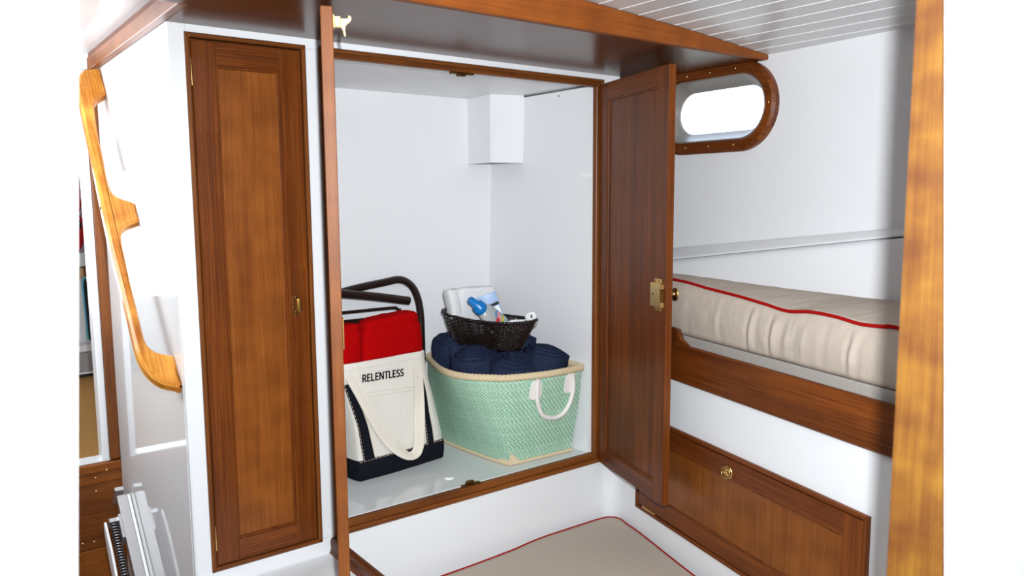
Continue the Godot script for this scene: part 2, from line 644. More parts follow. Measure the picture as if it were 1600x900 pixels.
# ------------------------------------------------------------------ room
func shell():
	var b := MB.new()
	b.box(Vector3(-1.9, -0.66, -2.1), Vector3(1.4, -0.6, 3.2))
	structure(obj("floor", b, M.teak_dark), "teak cabin sole below the berths", "floor")
	# main bulkhead round the cupboard and the locker openings
	b = MB.new()
	b.box(Vector3(-0.386, -0.6, -0.02), Vector3(-0.350, 1.06, 0), 0.003)
	b.box(Vector3(-0.351, 1.020, -0.02), Vector3(0.81, 1.06, 0))
	b.box(Vector3(-0.118, -0.052, -0.02), Vector3(-0.076, 1.021, 0))
	b.box(Vector3(0.742, -0.052, -0.02), Vector3(0.81, 1.021, 0))
	b.box(Vector3(-0.351, -0.6, -0.02), Vector3(0.81, -0.051, 0))
	structure(obj("wall_front", b, M.white), "white bulkhead around the cupboard and the open locker", "wall")
	# left face of the joinery, gloss laminate
	b = MB.new()
	b.box(Vector3(-0.386, -0.6, -0.72), Vector3(-0.366, 1.06, -0.02))
	structure(obj("wall_left", b, M.gloss), "glossy white partition end behind the wooden handrail", "wall")
	# berth front below the leeboard, with its coved corner
	b = MB.new()
	var tr := axes(BK, BD)
	b.box(Vector3(0.0, -0.6, -0.02), Vector3(1.315, 0.25, 0.0), 0.0, Transform3D(Basis(BD, Vector3.UP, -BN), BK))
	var R := 0.045
	var p := PackedVector2Array([Vector2(BK.x + 0.01, -0.005)])
	# fillet between the z = 0 face and the berth front
	var a0 := Vector2(BK.x - R * 1.25, -0.0006)
	var a1 := Vector2(BK.x + BD.x * R * 1.25, BD.z * R * 1.25)
	var ctr := Vector2(BK.x - 0.0005, 0.0)
	for k in 25:
		var t := k / 24.0
		var q: Vector2 = a0.lerp(ctr, t).lerp(ctr.lerp(a1, t), t)
		p.append(q)
	b.extrude(p, Transform3D(Basis(Vector3.RIGHT, Vector3.BACK, Vector3.DOWN), Vector3(0, -0.0315, 0)), 0.57, 0, false)
	structure(obj("wall_berth", b, M.white), "white berth front panel below the varnished leeboard", "wall")
	# aft bulkhead beside the post: its face rakes a little, as the post's near edge does
	b = MB.new()
	b.extrude(PackedVector2Array([Vector2(-1.2865, -0.6), Vector2(-1.3862, -0.6), Vector2(-1.2875, 1.19), Vector2(-1.2865, 1.19)]), Transform3D(Basis(Vector3.FORWARD, Vector3.UP, Vector3.RIGHT), Vector3(-0.1424, 0, 0)), 1.40)
	structure(obj("wall_right", b, M.white), "white aft bulkhead panel beside the honey coloured doorpost", "wall")
	b = MB.new()
	b.extrude(PackedVector2Array([Vector2(-1.9, -0.6), Vector2(-0.8022, -0.6), Vector2(-0.6778, 1.4), Vector2(-1.9, 1.4)]), Transform3D(Basis(), Vector3(0, 0, 1.13)), 0.02)
	structure(obj("wall_back", b, M.white), "white aft bulkhead panel on the passage side of the doorway", "wall")
	# outer side of the passage, with its window
	b = MB.new()
	b.box(Vector3(-1.02, -0.6, -0.80), Vector3(-0.985, 1.19, 0.125))
	structure(obj("wall_side", b, M.white), "white outer side of the passage below its window", "wall")
	# bulkhead between the passage and the cabin, left of the view
	b = MB.new()
	b.box(Vector3(-1.86, -0.6, 0.125), Vector3(-0.65, 1.19, 0.150))
	structure(obj("wall_passage", b, M.white), "white bulkhead closing off the passage left of the cabin", "wall")
	# doorpost: the honey-coloured lining of the doorway
	b = MB.new(4)
	b.extrude(PackedVector2Array([Vector2(-1.285, -0.6), Vector2(-1.3862, -0.6), Vector2(-1.2870, 1.19), Vector2(-1.285, 1.19)]), Transform3D(Basis(Vector3.FORWARD, Vector3.UP, Vector3.RIGHT), Vector3(-0.1454, 0, 0)), 0.003)
	structure(obj("trim_1", b, M.post), "broad honey coloured wooden doorpost in the right foreground", "doorpost")
	# outer enclosure: hull sides and ends of the boat beyond the view
	b = MB.new()
	b.box(Vector3(-1.9, -0.6, -2.1), Vector3(-1.86, 1.4, 3.2))
	b.box(Vector3(-1.9, -0.6, 3.16), Vector3(1.4, 1.4, 3.2))
	b.box(Vector3(1.36, -0.6, 1.15), Vector3(1.4, 1.4, 3.2))
	b.box(Vector3(-1.9, 1.19, 1.17), Vector3(1.4, 1.24, 3.2))
	b.box(Vector3(-1.9, -0.6, -2.1), Vector3(1.0, 1.4, -2.06))
	b.box(Vector3(0.96, -0.6, -2.1), Vector3(1.0, 1.4, -0.1))
	structure(obj("wall_outer", b, M.white), "white hull lining enclosing the rest of the boat", "wall")

func ceil_y(x: float) -> float:
	var P := [[-1.9, 1.155], [-0.4, 1.128], [0.299, 1.1013], [0.406, 1.0945], [0.523, 1.0875], [0.606, 1.0825], [0.695, 1.0755], [0.789, 1.0675], [0.916, 1.0553], [1.0, 1.046]]
	for i in P.size() - 1:
		if x <= P[i + 1][0]:
			return lerpf(P[i][1], P[i + 1][1], (x - P[i][0]) / (P[i + 1][0] - P[i][0]))
	return 1.046

func ceiling():
	var c := setting("ceiling", "white planked cabin ceiling with bright seams between the planks", "ceiling")
	var b := MB.new(1, Vector3.BACK)
	var step := 0.0572
	var x := 0.292 - step * 9
	while x < 0.95:
		var x1 := x + step
		if x1 < -0.44 or x > 0.06 or true:
			b = MB.new(2, Vector3.BACK)
			var y0 := ceil_y(x)
			var y1 := ceil_y(x1)
			# the hatch opening is framed by shorter planks
			var z0 := 0.386
			var z1 := 1.284
			b.extrude(PackedVector2Array([Vector2(x + 0.0016, y0), Vector2(x1 - 0.0016, y1), Vector2(x1 - 0.0016, y1 + 0.02), Vector2(x + 0.0016, y0 + 0.02)]), Transform3D(Basis(), Vector3(0, 0, z0)), z1 - z0)
			obj("plank", b, M.plank, c)
			b = MB.new(2, Vector3.BACK)
			b.box(Vector3(x1 - 0.0017, y1 - 0.0008, z0), Vector3(x1 + 0.0017, y1 + 0.02, z1))
			obj("seam", b, M.bead, c)
		x += step
	b = MB.new()
	b.box(Vector3(-1.9, 1.19, -2.1), Vector3(1.0, 1.40, 0.16))
	b.box(Vector3(-1.9, 1.19, 0.16), Vector3(1.0, 1.40, 1.17))
	obj("deck_head", b, M.plank, c)
	# overhanging soffit and its fascia
	var t := setting("trim_2", "varnished teak soffit and fascia hanging over the open locker", "soffit")
	b = MB.new(5, Vector3.RIGHT)
	b.extrude(PackedVector2Array([Vector2(-0.386, -0.02), Vector2(-0.386, 0.16), Vector2(-0.50, 0.16), Vector2(-0.50, 0.388), Vector2(0.925, 0.388), Vector2(0.95, -0.02)]), Transform3D(Basis(Vector3.RIGHT, Vector3.BACK, Vector3.DOWN), Vector3(0, 1.055, 0)), 0.013)
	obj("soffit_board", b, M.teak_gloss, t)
	b = MB.new(6, Vector3.RIGHT)
	var pts := PackedVector2Array([Vector2(-1.2, 1.042), Vector2(0.917, 1.042), Vector2(0.924, 1.046)])
	for q in [0.920, 0.789, 0.695, 0.606, 0.523, 0.406, 0.299, -0.4, -1.2]:
		pts.append(Vector2(q, ceil_y(q) - 0.0012 + (0.001 if q > 0.9 else 0.0)))
	b.extrude(pts, Transform3D(Basis(), Vector3(0, 0, 0.387)), 0.018, 0.002)
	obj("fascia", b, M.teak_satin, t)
	b = MB.new(7, Vector3.RIGHT)
	b.box(Vector3(-1.3, 1.042, 0.155), Vector3(-0.3845, 1.19, 0.175), 0.003)
	obj("header", b, M.teak, t)

func left_side():
	# carlin along the head of the partition
	var t := setting("trim_3", "pale lit teak rail along the top of the glossy partition", "trim")
	var b := MB.new(8, Vector3.BACK)
	b.box(Vector3(-0.404, 1.042, -0.722), Vector3(-0.386, 1.074, 0.155), 0.0015)
	obj("rail", b, M.teak, t)
	b = MB.new(9, Vector3.BACK)
	b.box(Vector3(-0.400, 1.0745, -0.722), Vector3(-0.386, 1.086, 0.155))
	obj("groove_strip", b, M.teak_dark, t)
	b = MB.new(9, Vector3.BACK)
	b.box(Vector3(-0.386, 1.042, -0.74), Vector3(-0.366, 1.19, -0.02))
	obj("head_board", b, M.white, t)
	# passage headliner
	b = MB.new()
	b.box(Vector3(-0.438, 1.087, -0.76), Vector3(-0.386, 1.10, 0.155))
	var hl := setting("trim_4", "white headliner strip and panel over the passage", "headliner")
	obj("strip", b, M.white, hl)
	b = MB.new()
	b.box(Vector3(-1.86, 1.094, -0.76), Vector3(-1.44, 1.11, 0.155))
	b.box(Vector3(-0.60, 1.094, -0.76), Vector3(-0.4385, 1.11, 0.155))
	b.box(Vector3(-1.44, 1.094, -0.76), Vector3(-0.60, 1.11, -0.66))
	obj("panel", b, M.liner, hl)
	# jamb at the far end of the partition
	var j := setting("trim_5", "narrow teak and white door jamb behind the handrail", "jamb")
	b = MB.new(10)
	b.box(Vector3(-0.4105, 0.0, -0.745), Vector3(-0.375, 1.045, -0.722), 0.002)
	obj("jamb", b, M.teak_frame, j)
	b = MB.new(11)
	b.box(Vector3(-0.4285, 0.0, -0.790), Vector3(-0.4110, 1.045, -0.735), 0.001)
	obj("casing", b, M.white, j)
	b = MB.new(12)
	b.box(Vector3(-0.41, -0.6, -0.80), Vector3(-0.376, 1.19, -0.746))
	b.box(Vector3(-0.376, -0.6, -2.06), Vector3(-0.05, -0.02, -0.74))
	obj("return", b, M.white, j)
	# bridge deck step
	var s := setting("trim_6", "teak step riser with brass screw heads below the far cabin", "step")
	b = MB.new(13, Vector3.RIGHT)
	b.box(Vector3(-1.86, -0.030, -0.80), Vector3(-0.376, -0.006, -0.722), 0.003)
	obj("nosing", b, M.teak, s)
	b = MB.new(14, Vector3.RIGHT)
	b.box(Vector3(-1.86, -0.062, -0.79), Vector3(-0.376, -0.030, -0.729), 0.002)
	obj("cap_board", b, M.teak, s)
	b = MB.new(15, Vector3.RIGHT)
	b.box(Vector3(-1.86, -0.246, -0.79), Vector3(-0.376, -0.0625, -0.735), 0.0015)
	obj("riser_board", b, M.teak_frame, s)
	b = MB.new(16, Vector3.RIGHT)
	b.box(Vector3(-1.86, -0.60, -0.79), Vector3(-0.376, -0.2475, -0.733), 0.0015)
	obj("riser_board", b, M.teak, s)
	b = MB.new()
	b.box(Vector3(-1.86, -0.0055, -0.80), Vector3(-0.411, -0.001, -0.735), 0.001)
	obj("threshold", b, M.white, s)
	for q in [[-0.4222, -0.0265, -0.722], [-0.4494, -0.085, -0.735], [-0.4907, -0.2242, -0.735], [-0.462, -0.226, -0.735], [-0.4494, -0.045, -0.729]]:
		b = MB.new()
		b.lathe(PackedVector2Array([Vector2(0.0036, 0), Vector2(0.0036, 0.0008), Vector2(0.0018, 0.0019), Vector2(0.0001, 0.0021)]), Transform3D(Basis(Vector3.RIGHT, Vector3.BACK, Vector3.UP), Vector3(q[0], q[1], q[2])), 10)
		obj("screw", b, M.brass, s)
	# step ledge under the cupboard and the fiddle rail
	b = MB.new()
	b.box(Vector3(-0.386, -0.6, 0), Vector3(-0.090, -0.089, 1.28), 0.004)
	structure(obj("trim_7", b, M.white), "white ledge at the foot of the narrow cupboard", "ledge")
	b = MB.new(18, Vector3.BACK)
	b.extrude(smooth2([Vector2(-0.0975, -0.0915), Vector2(-0.088, -0.0925), Vector2(-0.0785, -0.0925), Vector2(-0.0775, -0.075), Vector2(-0.0785, -0.058), Vector2(-0.083, -0.0545), Vector2(-0.0895, -0.0545), Vector2(-0.0935, -0.058), Vector2(-0.0945, -0.067), Vector2(-0.0935, -0.078), Vector2(-0.096, -0.086)], 3), Transform3D(Basis(), Vector3(0, 0, 0.0005)), 1.1, 0.001, true)
	structure(obj("trim_8", b, M.teak_dark), "moulded teak fiddle rail running along the lower berth", "rail")

# panelled door in its own xy plane, 0..w by 0..h, thickness t towards -z, front face at z = 0
func panel_door(called: String, w: float, h: float, t: float, rail: float, fm: Material, pm: Material, parent: Node, tr: Transform3D, sd: int, recess := 0.006) -> MeshInstance3D:
	var b := MB.new(sd + 7, Vector3.UP)
	b.box(Vector3(rail - 0.004, rail - 0.004, -t + 0.001), Vector3(w - rail + 0.004, h - rail + 0.004, -recess))
	var d := obj(called, b, pm, parent)
	d.transform = tr
	for k in 2:
		b = MB.new(sd + k, Vector3.UP)
		var x0 := 0.0 if k == 0 else w - rail
		b.box(Vector3(x0, 0, -t), Vector3(x0 + rail, h, 0), 0.0012)
		obj("stile", b, fm, d)
		b = MB.new(sd + 3 + k, Vector3.RIGHT)
		var y0 := 0.0 if k == 0 else h - rail
		b.box(Vector3(rail, y0, -t), Vector3(w - rail, y0 + rail, 0), 0.0008)
		obj("rail", b, fm, d)
	b = MB.new(sd + 9, Vector3.UP)
	var o := rect2(rail - 0.001, rail - 0.001, w - rail + 0.001, h - rail + 0.001)
	var i := rect2(rail + 0.005, rail + 0.005, w - rail - 0.005, h - rail - 0.005)
	b.ring(o, i, Transform3D(Basis(), Vector3(0, 0, -recess - 0.0005)), recess * 0.75, minf(0.002, recess * 0.4), false)
	obj("moulding", b, fm, d)
	return d

func frame_ring(o: PackedVector2Array, i: PackedVector2Array, called: String, parent: Node, tr: Transform3D, h: float, bev: float, mat: Material, sd: int):
	# four mitred pieces
	for k in 4:
		var j := (k + 1) % 4
		var e := (o[j] - o[k]).normalized()
		var b := MB.new(sd + k, tr.basis * Vector3(e.x, e.y, 0))
		b.extrude(PackedVector2Array([o[k], o[j], i[j], i[k]]), tr, h, bev)
		obj(called, b, mat, parent)

func barrel_hinge(y0: float, y1: float, x: float, z: float, parent: Node):
	var b := MB.new()
	b.sweep(PackedVector3Array([Vector3(x, y0, z), Vector3(x, y1, z)]), 0.0022, 8, false, Vector3.BACK)
	b.box(Vector3(x - 0.0018, y0, z - 0.004), Vector3(x + 0.0018, y1, z + 0.0005))
	obj("hinge", b, M.brass, parent)

func cupboard():
	var t := thing("cupboard", "tall narrow teak cupboard door set in the white bulkhead, closed", "cupboard", Vector3(-0.234, -0.056, 0))
	var off := Transform3D(Basis(), Vector3(0.234, 0.056, 0))
	frame_ring(rect2(-0.3542, -0.0563, -0.1135, 1.0269), rect2(-0.3450, -0.0470, -0.1227, 1.0177), "frame_rail", t, off.translated(Vector3(0, 0, -0.012)), 0.020, 0.003, M.teak_frame, 21)
	var b := MB.new()
	b.box(Vector3(-0.348, -0.050, -0.03), Vector3(-0.120, 1.02, -0.020), 0, off)
	obj("backing", b, M.teak_dark, t)
	var d := panel_door("door", 0.2185, 1.0585, 0.018, 0.045, M.teak_stile, M.teak, t, off.translated(Vector3(-0.3430, -0.0448, 0.002)), 31)
	# flush ring pull: plate, dished cup, finger tab and two screws
	b = MB.new()
	b.extrude(stadium(0.045, 0.0085, 8), Transform3D(Basis(Vector3.UP, Vector3.LEFT, Vector3.BACK), Vector3(0.1893, 0.529, 0)), 0.0022, 0.0008, true)
	var h := obj("flush_pull", b, M.brass, d)
	b = MB.new()
	b.extrude(stadium(0.030, 0.0042, 8), Transform3D(Basis(Vector3.UP, Vector3.LEFT, Vector3.BACK), Vector3(0.1970, 0.527, 0.002)), 0.007, 0.0022, true)
	obj("finger_tab", b, M.brass, h)
	for s in [-1, 1]:
		b = MB.new()
		b.lathe(PackedVector2Array([Vector2(0.003, 0), Vector2(0.003, 0.0006), Vector2(0.0014, 0.0013), Vector2(0.0001, 0.0014)]), Transform3D(Basis(Vector3.RIGHT, Vector3.BACK, Vector3.UP), Vector3(0.1885, 0.529 + s * 0.0155, 0.0021)), 10)
		obj("screw", b, M.brass_old, h)
	for y in [0.953, 0.015]:
		barrel_hinge(y + 0.0448 - 0.026, y + 0.0448 + 0.026, -0.0015, 0.001, d)

func locker():
	var t := thing("locker", "large open white locker with teak frame and two open panelled doors", "locker", Vector3(0.33, -0.056, 0))
	var o := Transform3D(Basis(), Vector3(-0.33, 0.056, 0))
	# outer moulding and inner stop
	frame_ring(rect2(-0.0823, -0.0558, 0.7480, 1.0282), rect2(-0.0730, -0.0435, 0.7385, 1.0190), "frame_rail", t, o.translated(Vector3(0, 0, -0.012)), 0.018, 0.003, M.teak_frame, 41)
	frame_ring(rect2(-0.0745, -0.0450, 0.7400, 1.0205), rect2(-0.0630, -0.0270, 0.7262, 1.0089), "stop_rail", t, o.translated(Vector3(0, 0, -0.020)), 0.017, 0.002, M.teak_frame, 47)
	var b := MB.new()
	b.box(Vector3(-0.10, -0.06, -0.55), Vector3(0.80, 1.05, -0.525), 0, o)
	obj("back_panel", b, M.inside, t)
	b = MB.new()
	b.box(Vector3(-0.10, -0.06, -0.526), Vector3(-0.085, 1.05, -0.021), 0, o)
	obj("side_panel", b, M.inside, t)
	b = MB.new()
	b.extrude(PackedVector2Array([Vector2(0.716, -0.03), Vector2(0.7475, 1.0165), Vector2(0.80, 1.0165), Vector2(0.80, -0.03)]), o * Transform3D(Basis(), Vector3(0, 0, -0.526)), 0.504)
	obj("side_panel", b, M.inside, t)
	b = MB.new()
	b.box(Vector3(-0.10, 1.0225, -0.526), Vector3(0.80, 1.045, -0.021), 0, o)
	obj("top_panel", b, M.inside, t)
	b = MB.new()
	b.box(Vector3(-0.10, -0.05, -0.526), Vector3(0.80, -0.030, -0.021), 0, o)
	obj("floor_panel", b, M.floor_white, t)
	b = MB.new()
	b.box(Vector3(-0.07, -0.031, -0.026), Vector3(0.745, -0.0265, -0.0185), 0.001, o)
	obj("sill_strip", b, M.white, t)
	# boxed-in duct in the far corner, with its dark open foot
	b = MB.new()
	b.extrude(PackedVector2Array([Vector2(0.6495, -0.526), Vector2(0.6385, -0.3855), Vector2(0.643, -0.3805), Vector2(0.7300, -0.3545), Vector2(0.7470, -0.3540), Vector2(0.7470, -0.3600), Vector2(0.7310, -0.3605), Vector2(0.6455, -0.3865), Vector2(0.6555, -0.526)]), o * Transform3D(Basis(Vector3.RIGHT, Vector3.BACK, Vector3.DOWN), Vector3(0, 1.0225, 0)), 0.207, 0.0008)
	obj("duct_box", b, M.inside, t)
	# printed sticker, screw hole and floor plug
	b = MB.new()
	var side := o * axes(Vector3(0.7398, 0.7705, -0.060), Vector3(0, 0, 1), Vector3(0.03, 1, 0))
	b.extrude(rect2(-0.0215, -0.006, 0.0215, 0.006), side * Transform3D(Basis(Vector3.RIGHT, Vector3.UP, Vector3.BACK), Vector3(0, 0, -0.0004)), 0.001)
	var stk := obj("sticker", b, M.bead, t)
	b = MB.new()
	for q in [[-0.011, 0.003], [-0.0068, 0.0022], [-0.0036, 0.0032], [0.001, 0.003], [0.0058, 0.0024], [0.0108, 0.0014]]:
		b.extrude(rect2(q[0] - q[1] * 0.6, 0.0002, q[0] + q[1] * 0.6, 0.0022), side * Transform3D(Basis(), Vector3(0, 0, -0.0007)), 0.0003)
	var ink := obj("fine_print", b, M.print, stk)
	ink.set_meta("kind", "stuff")
	b = MB.new()
	b.lathe(PackedVector2Array([Vector2(0.0022, 0), Vector2(0.0022, 0.0012), Vector2(0.0012, 0.0014), Vector2(0.001, 0.0004)]), Transform3D(Basis(Vector3.UP, Vector3.LEFT, Vector3.BACK), o * Vector3(0.7472, 1.004, -0.189)), 10)
	obj("screw_hole", b, M.brass_old, t)
	b = MB.new()
	b.lathe(PackedVector2Array([Vector2(0.0128, 0), Vector2(0.0128, 0.0016), Vector2(0.011, 0.0028), Vector2(0.0001, 0.003)]), Transform3D(Basis(), o * Vector3(0.2880, -0.0302, -0.0975)), 20)
	obj("floor_plug", b, M.bead, t)
	# elbow-catch strikes on the frame, top and bottom
	b = MB.new()
	b.box(Vector3(0.274, -0.0275, -0.022), Vector3(0.330, -0.0235, -0.008), 0.0008, o)
	b.box(Vector3(0.289, -0.0238, -0.022), Vector3(0.312, -0.0168, -0.0135), 0.0008, o)
	b.box(Vector3(0.292, -0.0180, -0.020), Vector3(0.304, -0.0145, -0.006), 0.0008, o)
	obj("strike", b, M.brass_old, t)
	b = MB.new()
	b.box(Vector3(0.258, 1.0045, -0.022), Vector3(0.322, 1.0092, -0.008), 0.0008, o)
	b.box(Vector3(0.277, 0.9995, -0.020), Vector3(0.297, 1.0050, -0.006), 0.0008, o)
	obj("strike", b, M.brass_old, t)
	# right-hand door, seen from inside
	var dd := Vector3(-0.3006, 0, 0.9537).normalized()
	var tr := axes(o * Vector3(0.735, -0.0510, 0.0), dd)
	# local x along the leaf from the hinges, y up, z out of its inner face (left)
	var W := 0.361
	var dtr := Transform3D(Basis(dd, Vector3.UP, dd.cross(Vector3.UP)), tr.origin)
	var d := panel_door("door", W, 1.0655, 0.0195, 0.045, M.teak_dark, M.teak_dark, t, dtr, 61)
	# rim lock on its inner face: case, edge plate, bolt, feet; knob on the far side
	b = MB.new()
	b.box(Vector3(W - 0.056, 0.494, 0), Vector3(W - 0.012, 0.552, 0.010), 0.001)
	b.box(Vector3(W - 0.048, 0.552, 0), Vector3(W - 0.014, 0.562, 0.003), 0.0008)
	b.box(Vector3(W - 0.048, 0.484, 0), Vector3(W - 0.014, 0.494, 0.003), 0.0008)
	b.box(Vector3(W - 0.012, 0.494, 0), Vector3(W - 0.0045, 0.508, 0.012), 0.0008)
	b.box(Vector3(W - 0.012, 0.538, 0), Vector3(W - 0.0045, 0.552, 0.012), 0.0008)
	var lk := obj("rim_lock", b, M.brass, d)
	b = MB.new()
	b.box(Vector3(W - 0.013, 0.509, 0.001), Vector3(W - 0.003, 0.537, 0.008), 0.0008)
	obj("bolt", b, M.brass_old, lk)
	for q in [Vector3(0.026, 0.557, 0.0035), Vector3(0.042, 0.557, 0.0035), Vector3(0.026, 0.489, 0.0035), Vector3(0.042, 0.489, 0.0035), Vector3(0.043, 0.525, 0.0105)]:
		b = MB.new()
		b.lathe(PackedVector2Array([Vector2(0.0026, -0.0015), Vector2(0.0026, 0.0), Vector2(0.0001, 0.0008)]), Transform3D(Basis(Vector3.RIGHT, Vector3.BACK, Vector3.DOWN), Vector3(W - q.x, q.y, q.z)), 8)
		obj("screw", b, M.brass_old, lk)
	b = MB.new()
	b.lathe(PackedVector2Array([Vector2(0.011, 0), Vector2(0.011, 0.002), Vector2(0.006, 0.004), Vector2(0.0045, 0.018), Vector2(0.008, 0.022), Vector2(0.0155, 0.0245), Vector2(0.0155, 0.027), Vector2(0.010, 0.0305), Vector2(0.0001, 0.032)]), Transform3D(Basis(Vector3.RIGHT, Vector3.FORWARD, Vector3.UP), Vector3(W - 0.030, 0.523, -0.0195)), 20)
	obj("knob", b, M.brass, d)
	# left-hand door, seen edge-on
	var ld := Vector3(-0.416, 0, 0.909).normalized()
	var tip := Vector3(-0.2325, 0, 0.4005)
	W = 0.420
	# inner face looks to the right (+x +z); local x runs from tip to hinge
	var lb := Basis(ld, Vector3.UP, ld.cross(Vector3.UP))
	if lb.z.x < 0:
		lb = Basis(-ld, Vector3.UP, (-ld).cross(Vector3.UP))
	var org := tip if lb.x.dot(ld) < 0 else tip - ld * W
	var d2 := panel_door("door", W, 1.0600, 0.0195, 0.045, M.teak_edge, M.teak, t, Transform3D(lb, o * (org + Vector3(0, -0.0450, 0))), 71)
	var xt := 0.0 if lb.x.dot(ld) < 0 else W      # local x of the free edge
	var sg := 1.0 if xt == 0.0 else -1.0
	# elbow catch near its top
	b = MB.new()
	var ex := xt + sg * 0.010
	b.box(Vector3(ex - 0.007, 1.0265, 0), Vector3(ex + 0.007, 1.0478, 0.0025), 0.0006)
	b.box(Vector3(ex - 0.004, 1.0285, 0.002), Vector3(ex + 0.004, 1.0462, 0.0125), 0.001)
	var ec := obj("elbow_catch", b, M.brass, d2)
	b = MB.new()
	var hk := [Vector2(0.0115, 1.0417), Vector2(0.020, 1.0424), Vector2(0.0244, 1.0436), Vector2(0.0256, 1.0453), Vector2(0.0240, 1.0461), Vector2(0.0244, 1.0474), Vector2(0.0274, 1.0470), Vector2(0.0296, 1.0440), Vector2(0.0284, 1.0393), Vector2(0.0244, 1.0355), Vector2(0.0205, 1.0318), Vector2(0.0188, 1.0261), Vector2(0.0202, 1.0170), Vector2(0.0188, 1.0148), Vector2(0.0170, 1.0154), Vector2(0.0150, 1.0242), Vector2(0.0138, 1.0280), Vector2(0.0115, 1.0290)]
	b.extrude(smooth2(hk, 3), Transform3D(Basis(Vector3.BACK, Vector3.UP, Vector3.LEFT), Vector3(ex + 0.0022, 0, 0)), 0.0044, 0.0004, true)
	obj("hook", b, M.brass, ec)
	# strike plate that takes the rim lock
	b = MB.new()
	b.box(Vector3(xt + sg * 0.008 - 0.007, 0.502, 0), Vector3(xt + sg * 0.008 + 0.007, 0.556, 0.0024), 0.0006)
	obj("strike_plate", b, M.brass, d2)
	for y in [0.12, 0.55, 0.94]:
		b = MB.new()
		b.box(Vector3(W - xt - 0.004 if sg > 0 else -0.004, y - 0.026, -0.004), Vector3(W - xt + 0.004 if sg > 0 else 0.004, y + 0.026, 0.0012), 0.0006)
		obj("hinge", b, M.brass, d2)

